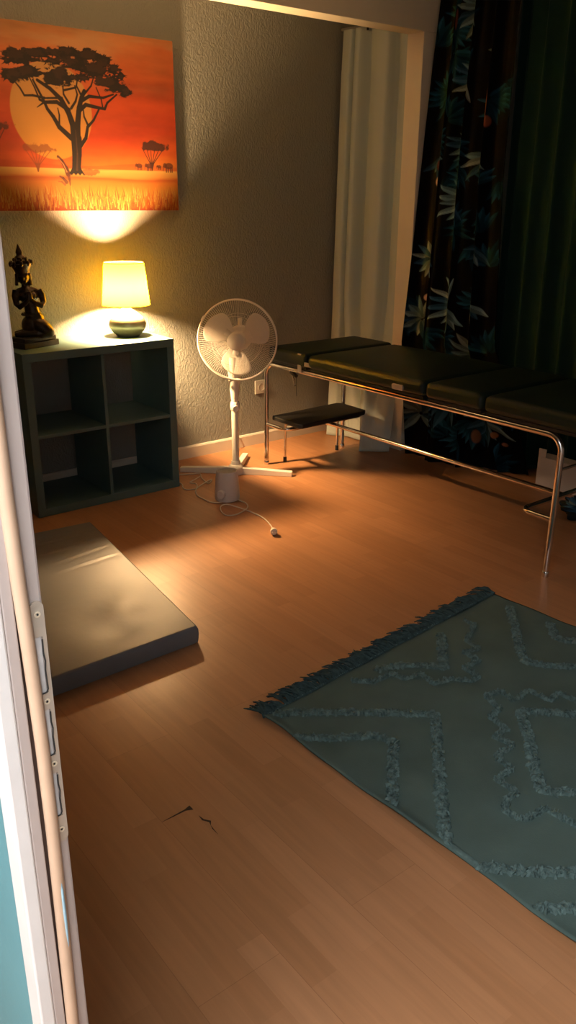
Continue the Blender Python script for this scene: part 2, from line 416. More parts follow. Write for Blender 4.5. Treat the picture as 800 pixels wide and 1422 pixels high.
# ------------------------------------------------------------------ canvas painting
BR = [([(1.236, 1.540), (1.244, 1.597), (1.247, 1.664)], 0.0442, 0.0408), ([(1.237, 1.649), (1.235, 1.721), (1.219, 1.77), (1.187, 1.825), (1.138, 1.866), (1.081, 1.896)], 0.034, 0.0102), ([(1.252, 1.649), (1.259, 1.729), (1.272, 1.795), (1.288, 1.839), (1.304, 1.868)], 0.0306, 0.0136), ([(1.222, 1.666), (1.167, 1.71), (1.142, 1.752), (1.117, 1.782), (1.101, 1.819), (1.061, 1.895)], 0.0187, 0.0068), ([(1.266, 1.635), (1.295, 1.669), (1.308, 1.717), (1.341, 1.748), (1.371, 1.794)], 0.0144, 0.0068), ([(1.309, 1.728), (1.294, 1.76), (1.292, 1.789)], 0.0085, 0.0051), ([(1.266, 1.78), (1.307, 1.811), (1.358, 1.804), (1.402, 1.799), (1.417, 1.826), (1.469, 1.865)], 0.0153, 0.0059), ([(1.283, 1.824), (1.327, 1.848), (1.397, 1.846), (1.451, 1.864)], 0.0136, 0.0059), ([(1.233, 1.792), (1.257, 1.822), (1.268, 1.851), (1.259, 1.886)], 0.0093, 0.0051), ([(1.22, 1.784), (1.165, 1.813), (1.108, 1.809), (1.084, 1.818)], 0.0153, 0.0085), ([(1.109, 1.826), (1.054, 1.833), (1.015, 1.83), (0.998, 1.859), (0.981, 1.878)], 0.0085, 0.0051), ([(1.209, 1.798), (1.191, 1.832), (1.117, 1.826)], 0.0085, 0.0068), ([(1.223, 1.813), (1.201, 1.847), (1.2, 1.881)], 0.0085, 0.0051), ([(1.203, 1.864), (1.262, 1.879)], 0.0076, 0.0068), ([(1.285, 1.853), (1.267, 1.887), (1.274, 1.915)], 0.0076, 0.0042), ([(1.302, 1.854), (1.34, 1.892), (1.356, 1.929)], 0.0076, 0.0042), ([(1.167, 1.71), (1.172, 1.76), (1.167, 1.788)], 0.0076, 0.0042), ([(1.393, 1.802), (1.387, 1.838), (1.365, 1.887)], 0.0059, 0.0042), ([(1.084, 1.818), (1.066, 1.864), (1.046, 1.904)], 0.0068, 0.0042), ([(1.099, 1.805), (1.069, 1.786)], 0.0068, 0.0025)]
FO = [(1.008, 1.982, 0.072, 0.032), (1.096, 2.003, 0.068, 0.023), (1.176, 2.013, 0.051, 0.019), (1.243, 2.024, 0.051, 0.019), (1.342, 2.018, 0.076, 0.024), (1.409, 2.0, 0.044, 0.029), (1.459, 1.966, 0.042, 0.029), (1.493, 1.947, 0.02, 0.02), (0.985, 1.912, 0.064, 0.029), (0.953, 1.962, 0.021, 0.012), (0.946, 1.902, 0.021, 0.019), (1.049, 1.927, 0.059, 0.024), (1.175, 1.921, 0.072, 0.041), (1.271, 1.979, 0.072, 0.027), (1.354, 1.957, 0.093, 0.036), (1.445, 1.905, 0.076, 0.032), (1.511, 1.881, 0.034, 0.02), (1.149, 1.975, 0.042, 0.014), (1.249, 1.917, 0.042, 0.017), (1.3, 1.924, 0.034, 0.015)]
def make_painting():
    X0, X1, Z0, Z1, YW = .66, 1.785, 1.349, 2.119, -.034
    t = empty('canvas_painting', ((X0 + X1) / 2, -.002, Z0), 'orange savanna sunset canvas with an acacia tree on the wall above the lamp', 'painting')
    nu, nv = 620, 425
    x = np.linspace(X0, X1, nu); z = np.linspace(Z0, Z1, nv); XX, ZZ = np.meshgrid(x, z)
    rng = np.random.default_rng(3)
    def noise(sx, sz, seed, oct=4):
        r = np.random.default_rng(seed); out = np.zeros_like(XX); amp = 1; tot = 0
        for k in range(oct):
            gx, gz = (X1 - X0) / sx * 2 ** k, (Z1 - Z0) / sz * 2 ** k
            G = r.random((int(gz) + 3, int(gx) + 3))
            fx = (XX - X0) / (X1 - X0) * gx; fz = (ZZ - Z0) / (Z1 - Z0) * gz
            ix, iz = fx.astype(int), fz.astype(int); ax, az = fx - ix, fz - iz
            ax = ax * ax * (3 - 2 * ax); az = az * az * (3 - 2 * az)
            out += amp * ((G[iz, ix] * (1 - ax) + G[iz, ix + 1] * ax) * (1 - az) + (G[iz + 1, ix] * (1 - ax) + G[iz + 1, ix + 1] * ax) * az); tot += amp; amp *= .5
        return out / tot
    C = np.zeros(XX.shape + (3,))
    L = lambda c: np.array(lin(c))
    n1 = noise(.35, .12, 1); n2 = noise(.05, .03, 2); n3 = noise(.02, .02, 4)
    # sky
    stops = [(1.52, (242, 128, 40)), (1.57, (232, 96, 28)), (1.68, (214, 66, 22)), (1.85, (212, 78, 28)), (1.97, (220, 100, 42)), (2.06, (222, 128, 66)), (2.12, (220, 138, 76))]
    zz = ZZ + (n1 - .5) * .14 - (XX - 1.3) * .06
    for k in range(3):
        C[..., k] = np.interp(zz, [s[0] for s in stops], [L(s[1])[k] for s in stops])
    C *= (1 + (n2 - .5)[..., None] * .16 + (noise(.30, .06, 21) - .5)[..., None] * .75)
    cl = np.clip((noise(.34, .075, 9) - .44) * 5, 0, 1)[..., None] * np.clip((ZZ - 1.86) * 5, 0, 1)[..., None]
    C = C * (1 - .5 * cl) + L((226, 170, 112)) * .5 * cl
    def blend(mask, c):
        nonlocal C
        C = C * (1 - mask[..., None]) + np.asarray(c) * mask[..., None]
    # sun
    d = np.hypot((XX - 1.139) / .197, (ZZ - 1.775) / .205)
    sunc = np.stack([np.interp(ZZ, [1.55, 1.72, 1.95], [L((246, 160, 52))[k], L((226, 156, 66))[k], L((216, 158, 86))[k]]) for k in range(3)], -1)
    m = np.clip((1 - d) * 40, 0, 1); m = m * .8; C = C * (1 - m[..., None]) + sunc * m[..., None]
    # land
    land = np.clip((1.537 - ZZ) * 300, 0, 1)
    gl = [(1.35, (196, 66, 14)), (1.385, (226, 112, 24)), (1.43, (240, 150, 44)), (1.475, (236, 128, 38)), (1.493, (214, 96, 26)), (1.505, (240, 150, 60)), (1.53, (250, 178, 84)), (1.54, (246, 150, 62))]
    gz = ZZ + (noise(.3, .03, 6) - .5) * .02
    G = np.stack([np.interp(gz, [s[0] for s in gl], [L(s[1])[k] for s in gl]) for k in range(3)], -1)
    C = C * (1 - land[..., None]) + G * land[..., None]
    # far hill haze
    blend(np.clip((1.552 + .008 * np.sin(XX * 9) + .012 * n1 - ZZ) * 200, 0, 1) * (ZZ > 1.536) * .45, L((196, 66, 20)))
    def seg(p, q, w0, w1):
        px, pz = p; qx, qz = q; dx, dz = qx - px, qz - pz; l2 = dx * dx + dz * dz + 1e-12
        t_ = np.clip(((XX - px) * dx + (ZZ - pz) * dz) / l2, 0, 1)
        dist = np.hypot(XX - px - t_ * dx, ZZ - pz - t_ * dz)
        return np.clip(((w0 + (w1 - w0) * t_) / 2 - dist) / .0018 + .5, 0, 1)
    def path(pts, w0, w1, c, al=1):
        n = len(pts) - 1
        for k in range(n):
            blend(al * seg(pts[k], pts[k + 1], w0 + (w1 - w0) * k / n, w0 + (w1 - w0) * (k + 1) / n), c)
    # grass: long streaks
    for k in range(900):
        gx = rng.uniform(X0, X1); gz0 = rng.uniform(1.345, 1.42); h = rng.uniform(.03, .075) * (1.1 - (gz0 - 1.345) * 4)
        c = L(random.choice([(250, 178, 70), (255, 196, 96), (232, 118, 26), (206, 76, 14), (180, 60, 14), (246, 160, 52), (222, 100, 22)]))
        i0 = max(int((gx - .05 - X0) / (X1 - X0) * nu), 0); i1 = min(int((gx + .05 - X0) / (X1 - X0) * nu) + 1, nu)
        j1 = min(int((gz0 + h + .01 - Z0) / (Z1 - Z0) * nv) + 1, nv)
        sx, sz = XX[:j1, i0:i1], ZZ[:j1, i0:i1]
        lean = rng.uniform(-.35, .35); tt = np.clip((sz - gz0) / h, 0, 1)
        dist = np.abs(sx - gx - lean * h * tt ** 1.6)
        mk = (np.clip((.0026 * (1 - tt) + .0008 - dist) / .0016, 0, 1) * (sz >= gz0) * (sz <= gz0 + h) * .75)[..., None]
        C[:j1, i0:i1] = C[:j1, i0:i1] * (1 - mk) + c * mk
    # small trees
    dk = L((96, 44, 26))
    for cx, cz, rx, rz, ft, cc, al in ((1.055, 1.615, .088, .022, (1.047, 1.520), (150, 70, 34), .7), (1.650, 1.645, .088, .028, (1.641, 1.540), (74, 36, 24), .95), (.86, 1.70, .075, .022, (.86, 1.60), (90, 42, 26), .9)):
        for k in range(6):
            a = -.9 + 1.8 * k / 5
            path([ft, (ft[0] + a * .012, ft[1] + .03), (cx + a * rx * .75, cz - rz * .3)], .006, .0035, L(cc), al)
        e = np.hypot((XX - cx) / rx, (ZZ - cz) / rz) + (n3 - .5) * 1.1 + np.clip(cz - ZZ, 0, 1) * 12
        blend(np.clip((1 - e) * 5, 0, 1) * al, L(cc))
    for ex, s in ((1.570, .8), (1.626, .9), (1.682, .55), (1.738, 1.15)):
        ez = 1.552
        e = np.hypot((XX - ex) / (.022 * s), (ZZ - ez - .006 * s) / (.014 * s)); blend(np.clip((1 - e) * 6, 0, 1) * .85, dk)
        e = np.hypot((XX - ex + .020 * s) / (.010 * s), (ZZ - ez - .008 * s) / (.011 * s)); blend(np.clip((1 - e) * 6, 0, 1) * .85, dk)
        for lx in (-.014, -.005, .007, .015):
            path([(ex + lx * s, ez), (ex + lx * s, ez - .018 * s)], .006 * s, .006 * s, dk, .85)
        path([(ex - .028 * s, ez + .006 * s), (ex - .030 * s, ez - .014 * s)], .004 * s, .003 * s, dk, .85)
    # bush and reed tuft by the trunk
    e = np.hypot((XX - 1.30) / .05, (ZZ - 1.523) / .016) + (n3 - .5) * 1.2; blend(np.clip((1 - e) * 4, 0, 1) * .7, L((150, 62, 20)))
    tk = L((44, 26, 18))
    path([(1.148, 1.585), (1.166, 1.566), (1.184, 1.535), (1.192, 1.512)], .012, .026, L((92, 44, 28)), .95)
    path([(1.192, 1.512), (1.196, 1.488), (1.198, 1.462)], .020, .005, L((120, 56, 30)), .9)
    path([(1.150, 1.500), (1.166, 1.492), (1.180, 1.476)], .008, .018, L((100, 50, 32)), .85)
    path([(1.150, 1.578), (1.172, 1.552), (1.186, 1.520)], .003, .005, L((232, 150, 90)), .8)
    path([(1.140, 1.478), (1.158, 1.476), (1.172, 1.464)], .004, .010, L((150, 80, 40)), .8)
    # big acacia
    for pts, w0, w1 in BR: path(pts, w0 * 1.3 if w0 < .03 else w0, w1 * 1.3, tk)
    blend(np.clip((.019 + np.clip(1.56 - ZZ, 0, 1) ** 2 * 9 - np.abs(XX - 1.236 - .1 * (ZZ - 1.53))) / .002 + .5, 0, 1) * np.clip((1.60 - ZZ) * 40, 0, 1) * np.clip((ZZ - 1.508 - .004 * np.sin(XX * 300)) / .004, 0, 1), tk)
    path([(1.238, 1.53), (1.246, 1.60), (1.246, 1.70)], .010, .004, L((110, 66, 40)), .45)
    nf = noise(.022, .012, 12, 3); ng = noise(.06, .03, 14, 3)
    for cx, cz, rx, rz in FO:
        for q in range(3):
            ox, oz, s = (0, 0, 1) if q == 0 else (rng.uniform(-.5, .5) * rx, rng.uniform(-.4, .4) * rz, .7)
            e = np.hypot((XX - cx - ox) / (rx * s), (ZZ - cz - oz) / (rz * s)) + (nf - .5) * 1.25 + (ng - .5) * .5
            blend(np.clip((1 - e) * 5, 0, 1), L((42, 26, 20)) if q < 2 else L((64, 38, 26)))
    # leaf fingers at the crown's edge
    for cx, cz, rx, rz in FO:
        for q in range(14):
            a = rng.uniform(0, 2 * math.pi); p = (cx + rx * .8 * math.cos(a), cz + rz * .8 * math.sin(a)); h = rng.uniform(.008, .02)
            path([p, (p[0] + h * math.cos(a) * 1.2, p[1] + h * (math.sin(a) * .6 - .1))], .006, .001, L((42, 26, 20)))
    C = np.clip(C * np.array((.37, .41, .46)) * np.interp(ZZ, [1.44, 1.54], [.72, 1.0])[..., None] + .003, 0, 1)  # print darkened towards the bottom to offset the lamp's strong light there
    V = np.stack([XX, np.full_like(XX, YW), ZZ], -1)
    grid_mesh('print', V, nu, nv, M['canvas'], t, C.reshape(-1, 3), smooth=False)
    link('stretcher_frame', MB().box(X0, X1, YW + .0004, -.002, Z0, Z1), M['canvas_side'], t)
make_painting()

# ------------------------------------------------------------------ table lamp
def make_lamp():
    c = (1.368, -.195, .765)
    l = empty('table_lamp', c, 'lit table lamp with a yellow shade and round metallic base on the shelf', 'lamp')
    prof = [(.0005, 0), (.052, 0), (.060, .006), (.076, .020), (.089, .042), (.092, .056), (.088, .074), (.076, .092), (.058, .108), (.040, .120), (.026, .129), (.020, .134), (.0005, .134)]
    link('base', MB().lathe(prof, c, 56, cap=False), M['lamp_base'], l, smooth=40)
    link('socket', MB().lathe([(.0005, .134), (.013, .134), (.013, .176), (.017, .179), (.017, .192), (.0005, .192)], c, 24, cap=False), M['black'], l, smooth=30)
    link('bulb', MB().ell((c[0], c[1], c[2] + .226), (.040, .040, .043)), M['bulb'], l, smooth=180)
    z0, z1, r0, r1 = .150, .350, .116, .096
    sh = MB().lathe([(r0 + (r1 - r0) * k / 10, z0 + (z1 - z0) * k / 10) for k in range(11)], c, 64, cap=False)
    s = link('shade', sh, M['shade'], l, smooth=60); s['label'] = 'yellow fabric shade'
    hem = mat('shade_hem', (.42, .24, .05), .8)
    for r, z in ((r0, z0), (r1, z1)):
        rim = MB(); rim.tube([(c[0] + r * math.cos(2 * math.pi * k / 64), c[1] + r * math.sin(2 * math.pi * k / 64), c[2] + z) for k in range(64)], .0022, 6, closed=True)
        link('shade_rim', rim, hem, s, smooth=60)
    sp = MB()
    for k in range(3):
        a = 2 * math.pi * k / 3 + .4
        sp.tube([(c[0] + .017 * math.cos(a), c[1] + .017 * math.sin(a), c[2] + .21), (c[0] + .07 * math.cos(a), c[1] + .07 * math.sin(a), c[2] + .17), (c[0] + r0 * math.cos(a), c[1] + r0 * math.sin(a), c[2] + z0 + .002)], .0014, 6)
    link('shade_spider', sp, M['steel'], s)
make_lamp()

# ------------------------------------------------------------------ kneeling statue
def make_statue():
    c = Vector((.872, -.215, .765))
    s = empty('statue', c, 'dark bronze kneeling figure with a tall crown and praying hands on the shelf', 'statue')
    ra = Vector((.94, -.34, 0)); rb = Vector((-.34, -.94, 0)); up = Vector((0, 0, 1))   # right, front, up of the figure
    Mr = Matrix((ra, -rb, up)).transposed().to_4x4()
    Mb = Matrix.Translation(c) @ Matrix.Rotation(R(18), 4, 'Z')
    pl = MB().box(-.100, .100, -.060, .060, 0, .026, 0, Mb)
    pl2 = MB().box(-.092, .092, -.053, .053, .026, .046, 0, Mb)
    p = link('plinth', pl, M['plinth'], s, bevel=.003)
    link('plinth_step', pl2, M['plinth'], p, bevel=.004)
    Z = .046
    def W(a, b, z): return c + ra * a + rb * b + up * (Z + z)
    def rot(ax, deg): return Mr @ Matrix.Rotation(R(deg), 4, ax)
    m = MB()
    def E(a, b, z, r, ax='Y', deg=0): m.ell(W(a, b, z), r, rot(ax, deg).to_3x3(), 24, 16)
    def T(pts, r): m.tube([W(*q) for q in pts], r, 12)
    # legs folded under, knees to the right front
    E(.045, .022, .040, (.062, .034, .034), 'Y', 38)
    E(.040, -.020, .042, (.062, .034, .036), 'Y', 40)
    E(.062, .02, .026, (.032, .030, .026)); E(.060, -.018, .026, (.032, .030, .026))
    E(.000, .0, .050, (.046, .048, .046))
    T([(.075, .024, .016), (.02, .03, .014), (-.045, .026, .013), (-.078, .022, .010)], [.022, .022, .016, .010])
    T([(.075, -.02, .016), (.02, -.026, .014), (-.045, -.024, .013), (-.078, -.02, .010)], [.022, .022, .016, .010])
    E(.016, .0, .074, (.044, .042, .040))
    # torso
    T([(.012, 0, .075), (.008, 0, .110), (.004, .0, .140), (-.002, 0, .170), (-.006, .0, .198), (-.012, 0, .220)], [.040, .033, .031, .036, .036, .018])
    E(-.005, .006, .178, (.046, .030, .028)); E(-.026, .018, .180, (.018, .018, .018)); E(.014, .022, .180, (.018, .018, .018))
    E(-.006, 0, .204, (.050, .022, .016))
    # arms to praying hands
    T([(-.052, 0, .204), (-.060, .006, .180), (-.056, .016, .146), (-.044, .030, .134), (-.022, .046, .150), (-.002, .056, .172)], [.017, .016, .014, .013, .011, .010])
    T([(.042, 0, .204), (.056, .002, .182), (.060, .012, .150), (.050, .028, .138), (.022, .046, .152), (.002, .056, .174)], [.017, .016, .014, .013, .011, .010])
    for sx in (-.004, .005):
        T([(sx, .056, .168), (sx, .058, .190), (sx * .6, .055, .206)], [.009, .008, .004])
    # neck, head
    T([(-.012, 0, .212), (-.014, .002, .236), (-.016, .003, .255)], [.016, .014, .016])
    E(-.017, .006, .262, (.025, .028, .033)); E(-.017, .024, .244, (.014, .012, .012))
    E(-.017, .034, .258, (.004, .006, .008)); E(-.026, .029, .266, (.007, .004, .003)); E(-.008, .029, .266, (.007, .004, .003)); E(-.017, .033, .246, (.008, .004, .003))
    for sx in (-1, 1):
        T([(-.017 + sx * .027, .0, .278), (-.017 + sx * .029, .0, .250), (-.017 + sx * .030, .004, .225)], [.008, .007, .008])
    # sash
    T([(-.036, .022, .100), (0, .036, .096), (.036, .022, .098), (.044, -.01, .100), (.01, -.036, .1), (-.034, -.016, .1), (-.036, .02, .1)], .007)
    f = link('figure', m, M['bronze'], s)
    r = f.modifiers.new('remesh', 'REMESH'); r.mode = 'VOXEL'; r.voxel_size = .0026; r.use_smooth_shade = True
    sm = f.modifiers.new('smooth', 'SMOOTH'); sm.factor = .5; sm.iterations = 3
    # crown
    k = MB()
    cc = W(-.018, 0, .284); Mc = Matrix.Translation(cc) @ Matrix.Rotation(R(-4), 4, 'Y')
    k.lathe([(.0005, -.004), (.030, -.004), (.033, .004), (.036, .012), (.046, .030), (.049, .036), (.042, .038), (.028, .036), (.030, .048), (.027, .052), (.022, .056), (.024, .062), (.020, .068), (.014, .072), (.013, .078), (.015, .084), (.013, .092), (.009, .100), (.0045, .112), (.0005, .120)], n=28, M=Mc, cap=False)
    for q in range(9):
        a = 2 * math.pi * q / 9 + .2
        k.ell(Mc @ Vector((.046 * math.cos(a), .046 * math.sin(a), .038)), (.008, .008, .013), None, 10, 8)
    for q in range(7):
        a = 2 * math.pi * q / 7
        k.ell(Mc @ Vector((.028 * math.cos(a), .028 * math.sin(a), .054)), (.006, .006, .009), None, 10, 8)
    link('crown', k, M['bronze'], s, smooth=50)
make_statue()

# ------------------------------------------------------------------ wall socket
s = empty('wall_socket', (2.325, 0, .35), 'small white socket plate on the wall behind the fan', 'socket')
link('plate', MB().box(2.285, 2.365, -.009, 0, .31, .39), M['socket'], s, bevel=.003)
link('insert', MB().lathe([(.0005, .0075), (.019, .0075), (.020, .010), (.0225, .0105), (.0225, .006)], M=Matrix.Translation((2.325, -.0075, .35)) @ Matrix.Rotation(R(90), 4, 'X'), n=28, cap=False), M['socket'], s, smooth=40)

# ------------------------------------------------------------------ pedestal fan
def make_fan():
    bx, by = 1.858, -.412
    f = empty('pedestal_fan', (bx, by, 0), 'white pedestal fan with three blades and a cross foot in front of the textured wall', 'fan')
    for ang, ln in ((-45, .31), (135, .31), (45, .31), (225, .31)):
        Mx = Matrix.Translation((bx, by, 0)) @ Matrix.Rotation(R(ang), 4, 'Z')
        b = MB().prism([(.02, 0), (ln, 0), (ln, .026), (.02, .040)], -.017, .017, Mx @ Matrix(((1, 0, 0, 0), (0, 0, -1, 0), (0, 1, 0, 0), (0, 0, 0, 1))))
        link('foot', b, M['fan'], f, bevel=.003)
    link('foot_hub', MB().lathe([(.0005, .002), (.042, .002), (.044, .036), (.036, .050), (.027, .056), (.024, .075), (.0005, .075)], (bx, by, 0), 32, cap=False), M['fan'], f, smooth=35)
    link('pole', MB().lathe([(.0005, .06), (.0195, .06), (.0195, .372), (.0005, .372)], (bx, by, 0), 28, cap=False), M['fan'], f, smooth=35)
    co = link('collar', MB().lathe([(.0005, .352), (.020, .352), (.025, .360), (.025, .392), (.021, .402), (.0005, .402)], (bx, by, 0), 28, cap=False), M['fan'], f, smooth=35)
    link('collar_knob', MB().tube([(bx - .010, by - .018, .375), (bx - .025, by - .045, .375)], [.013, .015], 16), M['fan'], co, smooth=35)
    link('neck', MB().lathe([(.0005, .398), (.018, .398), (.020, .42), (.026, .47), (.032, .53), (.036, .575), (.036, .640), (.0005, .645)], (bx, by, 0), 32, cap=False), M['fan'], f, smooth=35)
    # head frame: z axis = facing direction
    C = Vector((1.852, -.452, .730))
    z = Vector((-.665, -.745, .03)).normalized(); x = z.cross(Vector((0, 0, 1))).normalized() * -1; y = z.cross(x)
    if y.z < 0: x, y = -x, -y
    H = Matrix((x, y, z)).transposed().to_4x4(); H.translation = C
    link('motor_housing', MB().lathe([(.0005, -.20), (.030, -.198), (.050, -.185), (.060, -.160), (.064, -.120), (.064, -.085), (.058, -.066), (.0005, -.062)], n=36, M=H, cap=False), M['fan'], f, smooth=40)
    link('oscillation_knob', MB().tube([H @ Vector((0, .050, -.12)), H @ Vector((0, .095, -.12)), H @ Vector((0, .100, -.12))], [.011, .012, .009], 14), M['fan'], f, smooth=40)
    Rr = .203
    def grille(name, sgn, depth, ncirc, flat):
        g = MB(); n = 112
        for k in range(n):
            a = 2 * math.pi * k / n; pts = []
            for t in (0, .25, .5, .72, .88, .97, 1.0):
                r = .042 + (Rr - .042) * t
                d = depth * (1 - t ** flat)
                tw = a + .10 * t * sgn
                pts.append(H @ Vector((r * math.cos(tw), r * math.sin(tw), sgn * (.010 + d))))
            g.tube(pts, .0006, 4, cap=False)
        for r in ncirc:
            t = (r - .042) / (Rr - .042); d = depth * (1 - t ** flat)
            g.tube([H @ Vector((r * math.cos(2 * math.pi * k / 72), r * math.sin(2 * math.pi * k / 72), sgn * (.0105 + d))) for k in range(72)], .0008, 5, closed=True)
        o = link(name, g, M['fan'], f, smooth=60)
        rim = MB().tube([H @ Vector((Rr * math.cos(2 * math.pi * k / 96), Rr * math.sin(2 * math.pi * k / 96), sgn * .010)) for k in range(96)], .0042, 8, closed=True)
        link('rim', rim, M['fan'], o, smooth=60)
        return o
    gf = grille('front_grille', 1, .050, (.125,), 3.2)
    grille('rear_grille', -1, .055, (.13,), 3.0)
    link('badge', MB().lathe([(.0005, .068), (.038, .066), (.045, .061), (.045, .056), (.0005, .056)], n=36, M=H, cap=False), M['blade'], gf, smooth=40)
    link('rim_clip', MB().box(-.012, .012, -.006, .006, -.014, .014, 0, H @ Matrix.Rotation(R(148), 4, 'Z') @ Matrix.Translation((Rr + .002, 0, 0)) @ Matrix.Rotation(R(90), 4, 'Z')), M['fan'], gf, bevel=.002)
    hub = link('blade_hub', MB().lathe([(.0005, .034), (.030, .032), (.042, .022), (.046, .004), (.046, -.045), (.0005, -.045)], n=36, M=H, cap=False), M['blade'], f, smooth=40)
    for ang in (146, 24, 262):
        b = MB(); nr, na = 9, 28; vs = []; fs = []
        Ma = H @ Matrix.Rotation(R(ang), 4, 'Z')
        def pt(u, v):
            rx = .106 + .072 * u
            hw = np.interp(rx, [.034, .05, .07, .09, .115, .140, .160, .172, .178], [.022, .034, .052, .068, .080, .082, .070, .048, .030])
            cu = math.sqrt(max(0, 1 - min(abs(u), .999) ** 2)) if abs(u) < .999 else .03
            ty = hw * max(-1, min(1, v / max(cu, .05))) * (1 if u < .3 else (.55 + .45 * cu / .954)) + .016 * (rx - .05) / .12
            return Ma @ Vector((rx, ty, -.006 + .22 * ty))
        vs.append(pt(0, 0))
        for i in range(1, nr + 1):
            for j in range(na):
                a = 2 * math.pi * j / na; q = i / nr
                cu, su = math.cos(a), math.sin(a)
                u, v = cu * q, su * q
                vs.append(pt(u, v))
        fs += [(0, 1 + j, 1 + (j + 1) % na) for j in range(na)]
        for i in range(nr - 1):
            for j in range(na):
                a0 = 1 + i * na + j; a1 = 1 + i * na + (j + 1) % na
                fs.append((a0, a0 + na, a1 + na, a1))
        b.add(vs, fs)
        nb = len(b.v)
        o = link('blade', b, M['blade'], f, smooth=180)
        so = o.modifiers.new('solid', 'SOLIDIFY'); so.thickness = .0025
        link('blade_root', MB().tube([Ma @ Vector((.03, 0, -.010)), Ma @ Vector((.075, .002, -.008))], [.016, .020], 10), M['blade'], o, smooth=60)
    cd = MB().tube([(2.153, -.018, .072), (2.146, -.030, .045), (2.10, -.07, .012), (2.02, -.16, .004), (1.95, -.27, .004), (1.905, -.345, .004), (1.89, -.372, .02)], .003, 8)
    link('power_cord', cd, M['cord'], f, smooth=60)
make_fan()

def smooth_path(pts, n=8, z=None):
    P = [Vector(p if len(p) == 3 else (p[0], p[1], z)) for p in pts]; out = []
    for i in range(len(P) - 1):
        p0 = P[max(i - 1, 0)]; p1 = P[i]; p2 = P[i + 1]; p3 = P[min(i + 2, len(P) - 1)]
        for k in range(n):
            t = k / n
            out.append(.5 * ((2 * p1) + (p2 - p0) * t + (2 * p0 - 5 * p1 + 4 * p2 - p3) * t * t + (3 * p1 - p0 - 3 * p2 + p3) * t ** 3))
    out.append(P[-1]); return out

# ------------------------------------------------------------------ small appliance on the floor
def make_appliance():
    c = (1.590, -.722, 0)
    a = empty('electric_warmer', c, 'small white cylindrical appliance with dark top and side knob before the fan foot', 'appliance')
    link('body', MB().lathe([(.0005, .003), (.060, .003), (.062, .010), (.061, .060), (.056, .120), (.053, .148), (.051, .152), (.047, .150), (.046, .140), (.0005, .138)], c, 44, cap=False), M['cup'], a, smooth=35)
    link('dark_top', MB().lathe([(.0005, .1385), (.046, .1405), (.046, .1455), (.0005, .1445)], c, 36, cap=False), M['grey'], a, smooth=35)
    d = Vector((-.86, -.50, 0)).normalized()
    p = Vector(c) + Vector((0, 0, .045))
    link('knob', MB().tube([p + d * .058, p + d * .070, p + d * .078], [.022, .023, .019], 20), M['cup'], a, smooth=40)
    z = .0045
    pts = [(1.610, -.772, .012), (1.621, -.795, z), (1.622, -.836, z), (1.597, -.887, z), (1.541, -.922, z), (1.483, -.936, z), (1.452, -.915, z), (1.462, -.860, z), (1.490, -.812, .010), (1.527, -.809, .011), (1.552, -.866, .008), (1.570, -.936, z), (1.574, -1.021, z), (1.561, -1.09, z), (1.540, -1.15, z), (1.518, -1.190, .008), (1.510, -1.205, .014)]
    cd = link('power_cord', MB().tube(smooth_path(pts, 6), .0032, 8), M['cord'], a, smooth=60)
    pd = (Vector((1.487, -1.243, .016)) - Vector((1.510, -1.203, .014))).normalized()
    p0 = Vector((1.508, -1.206, .016))
    plug = MB().tube([p0, p0 + pd * .012, p0 + pd * .030, p0 + pd * .040, p0 + pd * .046], [.006, .0095, .0155, .016, .015], 18)
    pg = link('plug', plug, M['cord'], cd, smooth=40)
    sd = pd.cross(Vector((0, 0, 1))).normalized()
    pins = MB()
    for q in (-1, 1): pins.tube([p0 + pd * .044 + sd * q * .0085, p0 + pd * .062 + sd * q * .0085], .0022, 8)
    link('plug_pins', pins, M['steel'], pg)
    # tangle of flex between shelf, fan and appliance
    t = MB(); z = .004
    t.tube(smooth_path([(1.530, -.762, .008), (1.495, -.723, z), (1.489, -.656, z), (1.495, -.589, z), (1.532, -.520, .006), (1.600, -.470, .006), (1.690, -.425, z), (1.640, -.470, z), (1.655, -.380, .009), (1.690, -.312, .006), (1.660, -.286, z), (1.600, -.258, z), (1.545, -.262, z), (1.528, -.330, z), (1.522, -.400, z), (1.497, -.450, z), (1.499, -.489, z), (1.545, -.500, z), (1.575, -.455, .010), (1.570, -.400, z), (1.620, -.372, z), (1.674, -.340, z)], 6), .0032, 8)
    o = link('power_cable', t, M['cord'], None, smooth=60)
    tag(o, 'loosely looped white flex on the floor beside the shelf and fan foot', 'cable')
make_appliance()

